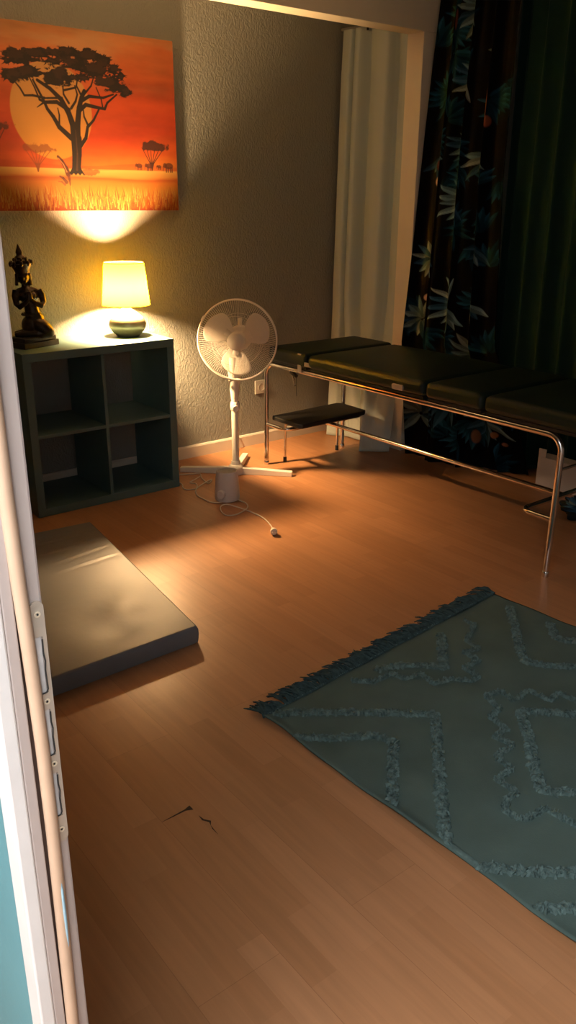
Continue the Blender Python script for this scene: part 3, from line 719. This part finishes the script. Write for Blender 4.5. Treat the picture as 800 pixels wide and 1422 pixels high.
# ------------------------------------------------------------------ grey exercise mat
def make_mat():
    bm = bmesh.new()
    H = .066
    poly = [(.075, -1.862), (.700, -1.850), (.712, -1.838), (.838, -.790), (.826, -.745), (.800, -.725), (.200, -.690), (.185, -.700)]
    nx, ny = 34, 60
    top = {}
    def q(u, v):
        a = Vector((.075, -1.862)).lerp(Vector((.706, -1.849)), u); b = Vector((.195, -.690)).lerp(Vector((.842, -.745)), u)
        return a.lerp(b, v)
    m = MB()
    vs = []; fs = []
    def ring(inset, z):
        r = []
        for k in range(nx): r.append((k / nx, 0))
        for k in range(ny): r.append((1, k / ny))
        for k in range(nx): r.append((1 - k / nx, 1))
        for k in range(ny): r.append((0, 1 - k / ny))
        out = []
        for u, v in r:
            uu = inset / .64 + u * (1 - 2 * inset / .64); vv = inset / 1.1 + v * (1 - 2 * inset / 1.1)
            # round corners
            cr = .009
            du, dv = min(u, 1 - u) * .64, min(v, 1 - v) * 1.1
            p = q(uu, vv)
            c = q(.5, .5)
            if du < cr and dv < cr:
                k = (1 - du / cr) * (1 - dv / cr) * .30 * cr
                p = p + (c - p).normalized() * k
            out.append(Vector((p.x, p.y, z)))
        return out
    prof = [(.006, 0.0), (.0, .004), (-.002, .02), (-.003, .035), (-.002, .052), (.001, .061), (.004, .0645), (.008, H)]
    rings = [ring(i, z) for i, z in prof]; n = len(rings[0])
    for r in rings: vs += r
    for i in range(len(rings) - 1):
        for j in range(n):
            fs.append((i * n + j, i * n + (j + 1) % n, (i + 1) * n + (j + 1) % n, (i + 1) * n + j))
    fs.append(tuple(range(n))[::-1])
    m.add(vs, fs)
    # top surface with dents and creases
    gx, gy = 90, 150; tv = []; tf = []
    for j in range(gy + 1):
        for i in range(gx + 1):
            u, v = i / gx, j / gy; ins = .008
            uu = ins / .64 + u * (1 - 2 * ins / .64); vv = ins / 1.1 + v * (1 - 2 * ins / 1.1)
            p = q(uu, vv); e = min(u, 1 - u, v, 1 - v); f = min(1, e * 12)
            h = .0035 * f * (math.sin(u * 5 + 1) * math.sin(v * 7 + .5))
            for (cv, sl, amp, u0) in ((.62, .10, .0016, .45), (.70, .14, .0014, .40), (.80, .10, .0014, .3), (.90, .05, .0012, .1), (.955, .03, .001, .0)):
                dd = v - cv - sl * (u - .7); w = min(max((u - u0) * 4, 0), 1)
                h += amp * f * w * math.exp(-(dd / .010) ** 2) - amp * .8 * f * w * math.exp(-((dd + .018) / .012) ** 2)
            for (cu, cv, r, amp) in ((.62, .12, .12, .006), (.80, .18, .09, .004), (.72, .25, .10, -.004), (.5, .22, .15, .003), (.85, .32, .10, -.003)):
                h -= amp * f * math.exp(-((u - cu) ** 2 + ((v - cv) * 1.7) ** 2) / (r * r))
            if e <= .0001: h = 0
            tv.append((p.x, p.y, H + h))
    for j in range(gy):
        for i in range(gx):
            a = j * (gx + 1) + i; tf.append((a, a + 1, a + gx + 2, a + gx + 1))
    m.add(tv, tf)
    o = link('exercise_mat', m, M['mat_top'], None, smooth=30)
    tag(o, 'grey vinyl floor mat lying on the laminate in front of the shelf', 'mat')
make_mat()

# ------------------------------------------------------------------ treatment table
def arc(c, p, r0, a0, a1, u, v, n=7):
    return [Vector(c) + Vector(u) * math.cos(a0 + (a1 - a0) * k / n) * r0 + Vector(v) * math.sin(a0 + (a1 - a0) * k / n) * r0 for k in range(n + 1)]
def make_table():
    XA, XB, YA, YB, ZR, r = 2.095, 2.665, -.375, -2.243, .577, .0128
    t = empty('treatment_table', (2.38, -1.31, 0), 'long dark green padded treatment table on a chrome tube frame by the curtains', 'table')
    for X in (XA, XB):
        rad = .062
        pts = [Vector((X, YA, 0.004)), Vector((X, YA, .25)), Vector((X, YA, ZR - rad))]
        for k in range(1, 9):
            a = math.pi / 2 * k / 8; pts.append(Vector((X, YA - rad + rad * math.cos(a), ZR - rad + rad * math.sin(a))))
        for yy in (-.9, -1.5): pts.append(Vector((X, yy, ZR)))
        pts.append(Vector((X, YB + rad, ZR)))
        for k in range(1, 9):
            a = math.pi / 2 * k / 8; pts.append(Vector((X, YB + rad - rad * math.sin(a), ZR - rad + rad * math.cos(a))))
        pts += [Vector((X, YB, .25)), Vector((X, YB, .004))]
        sf = link('side_frame', MB().tube(pts, r, 16), M['chrome'], t, smooth=50)
        for Y in (YA, YB):
            o = link('foot_cap', MB().lathe([(.0005, 0), (.0135, 0), (.0145, .004), (.0145, .022), (.0130, .024)], (X, Y, 0), 18, cap=False), M['chrome'] if Y == YB or X == XA else M['chrome'], sf, smooth=40)
    for Y, s, z in ((YA, -1, .236), (YB, 1, .242)):
        d = .175 if s < 0 else .150; rd = .045
        pts = [Vector((XA, Y, z)), Vector((XA, Y + s * (d - rd), z))]
        for k in range(1, 7):
            a = math.pi / 2 * k / 6; pts.append(Vector((XA + rd - rd * math.cos(a), Y + s * (d - rd + rd * math.sin(a)), z)))
        pts.append(Vector((2.38, Y + s * d, z)))
        for k in range(6, -1, -1):
            a = math.pi / 2 * k / 6; pts.append(Vector((XB - rd + rd * math.cos(a), Y + s * (d - rd + rd * math.sin(a)), z)))
        pts.append(Vector((XB, Y, z)))
        link('foot_bar', MB().tube(pts, .0108, 14), M['chrome'], t, smooth=50)
    link('centre_bar', MB().tube([(2.38, YA - .175, .236), (2.38, -1.3, .239), (2.38, YB + .15, .242)], .0115, 14), M['chrome'], t, smooth=50)
    link('cross_bar', MB().tube([(XA, YB + .004, .444), (XB, YB + .004, .444)], .006, 10), M['chrome'], t, smooth=50)
    for Y in (-.55, -1.25, -1.95):
        cr = MB().box(XA + .005, XB - .005, Y - .015, Y + .015, ZR - .010, ZR + .010)
        link('cross_brace', cr, M['black'], t)
    # padded sections
    x0, x1 = 2.070, 2.690
    def cushion(y0, y1, zb, zt, crown=0.0, slope=0.0, bev=.016):
        nx, ny = 12, 14; m = MB(); vs = []; fs = []
        for k in (0, 1):
            for j in range(ny + 1):
                for i in range(nx + 1):
                    u, v = i / nx, j / ny
                    z = zb if k == 0 else zt + crown * (1 - (2 * u - 1) ** 4) * (1 - (2 * v - 1) ** 4) + slope * (v - .5)
                    vs.append((x0 + (x1 - x0) * u, y0 + (y1 - y0) * v, z))
        N = (nx + 1) * (ny + 1)
        for j in range(ny):
            for i in range(nx):
                a = j * (nx + 1) + i
                fs.append((a, a + nx + 1, a + nx + 2, a + 1)); fs.append((N + a, N + a + 1, N + a + nx + 2, N + a + nx + 1))
        for i in range(nx):
            fs.append((i, i + 1, N + i + 1, N + i)); b = ny * (nx + 1) + i; fs.append((b, N + b, N + b + 1, b + 1))
        for j in range(ny):
            a = j * (nx + 1); fs.append((a, N + a, N + a + nx + 1, a + nx + 1)); b = a + nx; fs.append((b, b + nx + 1, N + b + nx + 1, N + b))
        m.add(vs, fs)
        o = link('cushion', m, M['leather'], t, smooth=40, bevel=bev, seg=4)
        link('support_board', MB().box(x0 + .015, x1 - .015, y0 + .01, y1 - .01, zb - .012, zb), M['black'], o)
        return o
    zb = .603
    c1 = cushion(-.735, -.425, zb, .676, .004, .0)
    c2 = cushion(-1.545, -.748, zb, .672, .014, .0, .024)
    c3 = cushion(-1.865, -1.553, zb, .672, .006, .0, .022)
    c4 = cushion(-2.52, -1.873, zb, .672, .012, .0, .024)
    hb = MB().box(XA - .024, XA - .018, -.700, -.672, .575, .672); hb.box(XA - .023, XA - .0185, -.780, -.60, .612, .634)
    link('hinge_bracket', hb, M['steel'], c1, bevel=.002)
    kn = MB().prism([(-.030, -.013), (.030, -.013), (.035, -.006), (.035, .006), (.030, .013), (-.030, .013), (-.035, .006), (-.035, -.006)], 0, .010, Matrix.Translation((x0 + .002, -1.395, .624)) @ Matrix(((0, 0, -1, 0), (1, 0, 0, 0), (0, 1, 0, 0), (0, 0, 0, 1))))
    link('latch_plate', kn, M['steel'], c2, bevel=.003)
    lv = MB().tube([(XA + .01, -.575, .555), (XA + .012, -.600, .548), (XA + .012, -.622, .541)], [.008, .012, .009], 10)
    lo = link('release_lever', lv, M['black'], t, smooth=40)
    link('lever_handle', MB().tube([(XA + .010, -.590, .546), (XA + .005, -.606, .520), (XA + .002, -.622, .492)], [.005, .006, .005], 10), M['chrome'], lo, smooth=40)
    link('lever_cord', MB().tube([(XA + .012, -.620, .540), (XA + .012, -.622, .49), (XA + .012, -.622, .435)], .0014, 6), M['black'], lo)
make_table()

# black-topped step under the table's far end
def make_step():
    s = empty('step_stool', (2.40, -.485, 0), 'small black-topped step with chrome legs under the far end of the table', 'stool')
    top = [(2.135, -.372), (2.630, -.352), (2.655, -.375), (2.650, -.585), (2.625, -.602), (2.150, -.630), (2.130, -.610)]
    link('top', MB().prism(top, .2505, .276), M['black_vinyl'], s, bevel=.006, seg=3)
    for X in (2.205, 2.600):
        pts = [(X, -.402, .003), (X, -.402, .12), (X, -.403, .215), (X, -.410, .234), (X, -.424, .2435), (X, -.48, .2435), (X, -.535, .2435)]
        l = link('leg', MB().tube(pts, .0075, 12), M['chrome'], s, smooth=50)
        link('rubber_foot', MB().lathe([(.0005, 0), (.0098, 0), (.0098, .028), (.0080, .031)], (X, -.402, 0), 16, cap=False), M['black'], l, smooth=40)
make_step()

# ------------------------------------------------------------------ curtains
def cat(xs, ys, t): return np.interp(t, xs, ys)
def make_white_curtain():
    nu, nv = 260, 120
    u = np.linspace(0, 1, nu); w = np.linspace(0, 1, nv); U, W_ = np.meshgrid(u, w); Z = 2.285 * (1 - W_) + .004 * W_
    plan = [(2.886, -.030), (2.882, -.068), (2.888, -.095), (2.935, -.098), (2.945, -.094), (2.915, -.104), (2.893, -.128), (2.890, -.150), (2.905, -.165), (2.965, -.178), (2.972, -.190), (2.945, -.214),
            (2.928, -.262), (2.926, -.310), (2.936, -.350), (2.985, -.368), (3.005, -.378), (2.988, -.400), (2.975, -.440), (2.982, -.485), (3.02, -.515)]
    pp = smooth_path([(x, y, 0) for x, y in plan], 12); PXs = np.array([p.x for p in pp]); PYs = np.array([p.y for p in pp]); tt = np.linspace(0, 1, len(pp))
    sway = .035 * np.sin(3.0 * W_ + 1) * np.sin(np.pi * U)
    Uq = np.clip(U + sway * .5, 0, 1)
    X0 = cat(tt, PXs, Uq); Y0 = cat(tt, PYs, Uq)
    b = np.clip((.85 - Z) / .85, 0, 1) ** 1.3
    mid = 2.935; X0 = mid + (X0 - mid) * np.interp(W_, [0, .1, .6, 1], [.8, 1, 1.1, .8]) - .022 * np.clip((2.1 - Z) / 1.6, 0, 1)
    botX = cat([0, .25, .50, .58, .68, .80, 1], [2.790, 2.855, 2.870, 2.75, 2.690, 2.715, 2.800], U); botY = cat([0, .25, .50, .58, .68, 1], [-.110, -.245, -.390, -.455, -.510, -.625], U)
    X = X0 * (1 - b) + (botX + (X0 - mid) * .35) * b; Y = Y0 * (1 - b) + botY * b
    Y = np.minimum(Y, -.022)
    o = empty('white_curtain', (2.92, -.28, 0), 'white curtain hanging between the back wall and the post', 'curtain')
    grid_mesh('curtain_fabric', np.stack([X, Y, Z], -1), nu, nv, M['curtain_white'], o, None, .0016)
    link('curtain_rail', MB().tube([(2.905, -.004, 2.292), (2.94, -.25, 2.292), (2.965, -.524, 2.292)], .008, 10), M['grey'], o, smooth=50)
    for k in range(7):
        gl = MB(); t = (k + .5) / 7; gl.box(2.905 + .06 * t - .004, 2.905 + .06 * t + .004, -.02 - .48 * t - .004, -.02 - .48 * t + .004, 2.270, 2.290)
        link('glider', gl, M['black'], o)
make_white_curtain()

def leaf_colors(S, Z, seed, clusters, blobs):
    rng = np.random.default_rng(seed)
    C = np.zeros(S.shape + (3,)); C[:] = (.0045, .0045, .006)
    def leaf(cx, cz, ang, ln, wd, c):
        i = np.where((np.abs(S - cx) < ln * 1.05) & (np.abs(Z - cz) < ln * 1.05))
        if not len(i[0]): return
        s, z = S[i] - cx, Z[i] - cz
        ca, sa = math.cos(ang), math.sin(ang)
        p = (s * ca + z * sa) / ln; q = -s * sa + z * ca
        ok = (p > .06) & (p < 1)
        prof = wd * np.sin(np.pi * np.clip(p, 0, 1) ** .8) ** .8
        m = ok * np.clip((prof - np.abs(q)) / .003 + .3, 0, 1)
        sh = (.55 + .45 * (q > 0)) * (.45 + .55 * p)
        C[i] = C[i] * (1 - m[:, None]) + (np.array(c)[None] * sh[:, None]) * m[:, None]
    pal = [(.34, .48, .46), (.22, .36, .38), (.11, .23, .29), (.07, .17, .25), (.05, .13, .22), (.44, .50, .40)]
    # dim teal palm fans behind
    for k in range(46):
        cx, cz = rng.uniform(S.min(), S.max()), rng.uniform(0, 2.3); a0 = rng.uniform(0, 6.28)
        for q in range(9):
            leaf(cx, cz, a0 + (q - 4) * .28, rng.uniform(.09, .15), .016, (np.array((.012, .052, .085)) * rng.uniform(.6, 2.2)))
    for cx, cz, a0, span, n, ln, br in clusters:
        n = int(n * 1.3)
        for q in range(n):
            a = a0 + (q / max(n - 1, 1) - .5) * span + rng.uniform(-.06, .06)
            c = np.array(pal[int(rng.integers(0, len(pal)))]) * br * rng.uniform(.7, 1.15)
            leaf(cx, cz, a, ln * rng.uniform(.75, 1.15), rng.uniform(.012, .021), c * 1.3)
    for cx, cz, rx, rz, c in blobs:
        m = np.clip((1 - np.hypot((S - cx) / rx, (Z - cz) / rz)) * 4, 0, 1)
        sh = 1 - .35 * np.clip((S - cx) / rx, -1, 1)
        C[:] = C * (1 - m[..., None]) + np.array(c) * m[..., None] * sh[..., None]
    return C

def make_leaf_curtain():
    nu, nv = 300, 640
    u = np.linspace(0, 1, nu); w = np.linspace(0, 1, nv); U, W_ = np.meshgrid(u, w)
    Z = 2.46 * (1 - W_) + .004 * W_
    zk = [0, .66, 1.21, 1.8, 2.46]
    XL_ = cat(zk, [2.905, 2.880, 2.925, 2.962, 3.0], Z); YL_ = cat(zk, [-.715, -.672, -.672, -.675, -.690], Z)
    XR_ = cat(zk, [3.085, 3.080, 3.085, 3.08, 3.08], Z); YR_ = cat([0, .2, .66, 1.5, 2.46], [-1.40, -1.32, -1.09, -1.045, -1.05], Z)
    X = XL_ + (XR_ - XL_) * U; Y = YL_ + (YR_ - YL_) * U
    b = np.clip((.30 - Z) / .30, 0, 1) ** 1.5
    X = X - b * .085 * np.sin(np.pi * np.clip(U * 1.3, 0, 1))
    ph = 2 * np.pi * 3.6 * U +   .25 * np.sin(4 * W_) - 1.2
    X = X + .034 * np.sin(ph) * np.interp(Z, [0, .5, 2.4], [.7, 1.1, .8]) + .010 * np.sin(2.7 * ph + 2 * W_)
    Y = Y + .014 * np.cos(ph + .5)
    Y = np.minimum(Y, -.655)
    S = U * .78
    clus = [(.38, 1.98, 3.5, 3.4, 9, .15, .9), (.36, 1.40, 3.4, 4.2, 11, .17, .95), (.38, .86, 3.4, 4.4, 11, .17, .95), (.10, 1.10, 3.4, 5, 9, .12, .75), (.56, 1.62, 4.4, 2.6, 6, .14, .8),
            (.08, .78, 3.6, 4.5, 9, .12, .6), (.36, 1.68, 3.2, 2.0, 6, .12, .45), (.62, 1.18, 4.0, 3, 7, .14, .55), (.10, 1.62, 5.0, 2.4, 6, .11, .6), (.62, 2.10, 3.9, 1.6, 4, .10, .7),
            (.30, .36, 2.4, 5.4, 13, .20, .75), (.60, .30, 3.3, 4.6, 10, .17, .6), (.08, .25, 1.5, 5, 9, .14, .5), (.34, 2.30, 3.5, 4, 9, .14, .6), (.55, .60, 3.4, 4.5, 9, .14, .5), (.62, .88, 4.0, 3.5, 7, .12, .6)]
    blobs = [(.155, 2.085, .026, .034, (.75, .52, .36)), (.10, 1.50, .026, .030, (.75, .52, .36)), (.10, .90, .026, .022, (.65, .40, .28)), (.60, 1.19, .022, .030, (.45, .22, .16)),
             (.635, 1.86, .014, .085, (.42, .15, .06)), (.655, 1.78, .022, .03, (.36, .10, .05)), (.20, 2.25, .010, .05, (.18, .06, .035)), (.09, 1.58, .02, .03, (.12, .03, .03)),
             (.50, .17, .016, .04, (.20, .09, .05)), (.66, .20, .020, .018, (.36, .14, .06)), (.70, .15, .018, .012, (.24, .10, .06))]
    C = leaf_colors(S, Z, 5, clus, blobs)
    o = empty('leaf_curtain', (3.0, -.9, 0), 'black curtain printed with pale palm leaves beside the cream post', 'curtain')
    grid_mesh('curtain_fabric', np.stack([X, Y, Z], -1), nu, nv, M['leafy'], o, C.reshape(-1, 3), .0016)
    return o
make_leaf_curtain()

def make_green_curtain():
    nu, nv = 420, 60
    u = np.linspace(0, 1, nu); w = np.linspace(0, 1, nv); U, W_ = np.meshgrid(u, w); Z = 2.46 * (1 - W_) + .012 * W_
    Y = -1.02 - 1.75 * U; X = 3.185 + .02 * np.clip(1 - Z, 0, 1)
    ph = 2 * np.pi * 15 * (U + .008 * np.sin(11 * U)) + .35 * np.sin(3 * W_ + 9 * U)
    X = X + .036 * np.sin(ph) * np.interp(W_, [0, 1], [.8, 1.0]) + .010 * np.sin(.37 * ph)
    Y = Y + .010 * np.cos(ph + .6) - .05 * W_ * U
    o = empty('green_curtain', (3.19, -1.9, 0), 'plain dark green pleated curtain at the right behind the treatment table', 'curtain')
    grid_mesh('curtain_fabric', np.stack([X, Y, Z], -1), nu, nv, M['curtain_green'], o, None, .0016)
    link('curtain_rail', MB().tube([(3.14, -.66, 2.475), (3.14, -1.8, 2.475), (3.14, -2.9, 2.475)], .012, 12), M['black'], o, smooth=50)
make_green_curtain()

# white box under the table's near end and crumpled fabric
def make_box():
    t = empty('white_box', (3.08, -1.70, 0), 'plain white box standing on the floor under the near end of the table', 'box')
    X0, X1, Y0, Y1, H = 3.030, 3.115, -1.96, -1.510, .155
    m = MB().box(X0, X1, Y0, Y1, 0, H)
    link('body', m, M['box'], t, bevel=.003)
    link('corner_tab', MB().box(X0, X0 + .006, Y1 - .045, Y1, H, H + .042), M['box'], t, bevel=.002)
make_box()
def make_bundle():
    nu, nv = 130, 90
    rng = np.random.default_rng(8)
    a = np.linspace(0, 1, nu); b = np.linspace(0, 1, nv); A, B = np.meshgrid(a, b)
    th = A * 2 * np.pi; phi = B * np.pi / 2
    r = np.cos(phi) ** .6
    X = .105 * r * np.cos(th); Y = .15 * r * np.sin(th); Z = .075 * np.sin(phi) ** .8
    d = sum(np.sin(k1 * th + p1 + k2 * phi) * .10 for k1, k2, p1 in ((5, 2, .3), (9, 5, 1.2), (13, -6, 2.2), (4, 9, .8)))
    X *= 1 + d; Y *= 1 + d; Z *= 1 + .8 * d
    S = A * .7; ZZ = B * .4 + .1
    C = leaf_colors(S, ZZ, 11, [(.1, .2, 1, 6, 9, .12, .9), (.3, .3, 2, 6, 9, .12, 1), (.5, .2, 3, 6, 9, .12, .9), (.65, .35, 3, 6, 9, .12, .9)], [])
    C = np.maximum(C, .02) * np.array((.9, 1.0, 1.15))
    V = np.stack([X + 2.835, Y - 1.985, np.maximum(Z, .001)], -1)
    o = grid_mesh('fabric_bundle', V, nu, nv, M['leafy'], None, C.reshape(-1, 3), .001)
    tag(o, 'crumpled leaf-printed fabric on the floor under the near end of the table', 'fabric')
make_bundle()

# ------------------------------------------------------------------ fringed rug
def make_rug():
    P00, P10 = Vector((.617, -2.335)), Vector((1.795, -2.225))          # far edge, left to right
    P01, P11 = Vector((.690, -4.06)), Vector((1.885, -4.02))            # near edge
    def base(u, v): return P00.lerp(P10, u).lerp(P01.lerp(P11, u), v)
    r = empty('fringed_rug', ((P00.x + P11.x) / 2, (P00.y + P11.y) / 2, 0), 'grey-teal cotton rug with tufted diamond lines and a dark fringe on the floor', 'rug')
    def height(x, y, u, v):
        e = min(u * 1.18, (1 - u) * 1.18, v * 1.7, (1 - v) * 1.7)
        h = .006 + .0035 * math.sin(x * 7 + y * 3.1) * math.sin(y * 6 - x * 2.2) + .0016 * math.sin(x * 23 + y * 17) + .0012 * math.sin(x * 11 - y * 29)
        h += .010 * math.exp(-(u * 1.18 / .02) ** 2) * (.5 + .5 * math.sin(v * 21 + 1)) ** 2
        return max(h, .0035)
    nu, nv = 120, 170; V = []
    for j in range(nv):
        for i in range(nu):
            u, v = i / (nu - 1), j / (nv - 1); p = base(u, v)
            wx = .004 * math.sin(v * 17 + .4) * (1 - u) + .002 * math.sin(v * 31) * (1 - u)
            V.append((p.x + wx, p.y, height(p.x, p.y, u, v)))
    w = grid_mesh('weave', V, nu, nv, M['rug'], r, None, .004)
    # tufted lines
    xc = 1.247
    def inv(x, y):
        v = (y + 2.28) / -1.76; v = min(max(v, 0), 1)
        l = P00.lerp(P01, v); q = P10.lerp(P11, v); u = (x - l.x) / (q.x - l.x); return u, v
    lines = [
        ([(.655, -2.345), (.857, -2.488), (1.024, -2.63), (.908, -2.744), (.805, -2.845), (.695, -2.958), (.636, -3.02), (.640, -3.085), (.678, -3.108), (.744, -3.175), (.815, -3.238), (1.030, -3.43), (.82, -3.64), (.69, -3.77)], .024),
        ([(.625, -2.460), (.715, -2.535), (.817, -2.601), (.835, -2.648), (.745, -2.734), (.662, -2.817), (.628, -2.855)], .023),
        ([(.640, -3.232), (.672, -3.245), (.732, -3.294), (.84, -3.40), (.74, -3.52), (.68, -3.58)], .024),
        ([(1.051, -2.345), (1.147, -2.385), (1.203, -2.439), (1.232, -2.478), (1.297, -2.41), (1.392, -2.319)], .024),
        ([(1.751, -2.33), (1.682, -2.403), (1.567, -2.509), (1.468, -2.609), (1.513, -2.677), (1.574, -2.731), (1.70, -2.85), (1.82, -2.97)], .023),
        ([(1.759, -2.502), (1.692, -2.567), (1.684, -2.599), (1.712, -2.639), (1.79, -2.71)], .026),
        ([(1.228, -2.774), (1.137, -2.873), (1.042, -2.963), (.984, -3.025), (1.047, -3.084), (1.24, -3.28), (1.48, -3.03), (1.35, -2.881), (1.228, -2.774)], .026),
        ([(1.82, -3.10), (1.68, -3.24), (1.47, -3.43), (1.66, -3.62), (1.84, -3.78)], .024),
    ]
    zig = [[(.948, -2.349), (.999, -2.398), (1.077, -2.4), (1.084, -2.45), (1.147, -2.454), (1.135, -2.52), (1.2, -2.533), (1.244, -2.582), (1.28, -2.579), (1.282, -2.516), (1.351, -2.519), (1.354, -2.453), (1.416, -2.466), (1.426, -2.401), (1.533, -2.349), (1.528, -2.305)],
           [(1.408, -2.842), (1.406, -2.783), (1.346, -2.795), (1.343, -2.719), (1.259, -2.727), (1.269, -2.671), (1.21, -2.661), (1.192, -2.732), (1.141, -2.734), (1.129, -2.804), (1.068, -2.807), (1.079, -2.865), (1.004, -2.866), (.992, -2.925), (.926, -2.928), (.93, -2.993), (.888, -2.992), (.853, -3.013), (.865, -3.061), (.939, -3.07), (.946, -3.151), (1.01, -3.15), (1.02, -3.22), (1.09, -3.22), (1.10, -3.30), (1.17, -3.30), (1.24, -3.38), (1.30, -3.31), (1.37, -3.30), (1.38, -3.23), (1.45, -3.22), (1.46, -3.15), (1.53, -3.14), (1.59, -3.04), (1.54, -2.99), (1.54, -2.92), (1.47, -2.91), (1.46, -2.85), (1.408, -2.842)]]
    for z in zig: lines.append((z, .016))
    rng = random.Random(4); m = MB()
    for pts, wd in lines:
        rp = []
        for a, b in zip(pts[:-1], pts[1:]):
            a = Vector(a); b = Vector(b); n = max(2, int((b - a).length / .012))
            rp += [a.lerp(b, k / n) for k in range(n)]
        rp.append(Vector(pts[-1]))
        seg_, rr_ = [], []
        for p in rp:
            u, v = inv(p.x, p.y)
            if .008 < u < .995 and .004 < v < .995:
                seg_.append((p.x + rng.uniform(-.002, .002), p.y + rng.uniform(-.002, .002), height(p.x, p.y, u, v) + .0005)); rr_.append(wd * .5 * rng.uniform(.8, 1.1))
        if len(seg_) > 2:
            b0 = len(m.v); m.tube(seg_, rr_, 8)
            for q in range(b0, len(m.v)):
                x_, y_, z_ = m.v[q]; zc = seg_[(q - b0) // 8][2]; m.v[q] = (x_, y_, zc + max(-.002, (z_ - zc) * .55))
        for a, b in zip(pts[:-1], pts[1:]):
            a = Vector(a); b = Vector(b); L_ = (b - a).length; n = max(2, int(L_ / .0045))
            d = (b - a).normalized(); nn = Vector((-d.y, d.x))
            for k in range(n):
                for q in range(3):
                    c = a + d * (L_ * (k + rng.random()) / n) + nn * rng.uniform(-.45, .45) * wd
                    u, v = inv(c.x, c.y)
                    if not (.008 < u < .995 and .004 < v < .995): continue
                    h = height(c.x, c.y, u, v) + .003
                    ts = .55 if wd < .02 else 1; s = rng.uniform(.0035, .0065) * ts; ang = rng.uniform(0, 6.28); hh = rng.uniform(.005, .011)
                    cs, sn = math.cos(ang), math.sin(ang); le = s * rng.uniform(1.2, 2.2)
                    ox, oy = rng.uniform(-.004, .004), rng.uniform(-.004, .004)
                    vs = [(c.x + cs * le - sn * s * p, c.y + sn * le + cs * s * p, h) for p in (-.6, .6)] + [(c.x - cs * le - sn * s * p, c.y - sn * le + cs * s * p, h) for p in (.6, -.6)]
                    vs += [(c.x + ox + cs * le * .5 * e - sn * s * .6 * f_, c.y + oy + sn * le * .5 * e + cs * s * .6 * f_, h + hh) for e, f_ in ((1, -.6), (1, .6), (-1, .6), (-1, -.6))]
                    m.add(vs, [(4, 5, 6, 7), (0, 1, 5, 4), (1, 2, 6, 5), (2, 3, 7, 6), (3, 0, 4, 7)])
    o = link('tufted_pattern', m, M['tuft'], r, smooth=70); o['kind'] = 'stuff'
    # fringe of the far edge
    m = MB(); n = 380
    d = (P10 - P00).normalized(); out = Vector((-d.y, d.x))
    for k in range(n):
        t = (k + rng.uniform(-.4, .4)) / (n - 1); p = P00.lerp(P10, t) - out * .004
        clump = math.sin(k * .42) * .5 + math.sin(k * .17 + 1) * .5
        ln = rng.uniform(.038, .080) + .010 * clump; sk = rng.uniform(-.25, .25) - .38 + .25 * clump
        hump = rng.uniform(.2, 1.0)
        if t < .03: sk += .15
        cv = rng.uniform(-.5, .5); fs_ = []
        for q in range(6):
            tq = q / 5; side = sk * tq + cv * math.sin(tq * 2.6) * .5
            pt = p + out * (ln * tq * (1 - .15 * abs(cv) * tq)) + d * (ln * side)
            fs_.append((pt.x, pt.y, .008 + .020 * math.sin(tq * 3.0) * hump * (1 - .3 * tq) + rng.uniform(-.001, .002)))
        fs_ = [(x, y, max(z, .0022)) for x, y, z in fs_]
        m.tube(fs_, [.0034, .0036, .0036, .0033, .0028, .0014], 5)
    o = link('fringe', m, M['fringe'], r, smooth=70); o['kind'] = 'stuff'; o['label'] = 'dark tangled fringe'
    kn = MB()
    for k in range(150):
        p = P00.lerp(P10, (k + .5) / 150)
        kn.ell((p.x, p.y, .011), (.0045, .0036, .003), None, 6, 4)
    o = link('edge_stitching', kn, M['tuft'], r, smooth=90); o['kind'] = 'stuff'
make_rug()
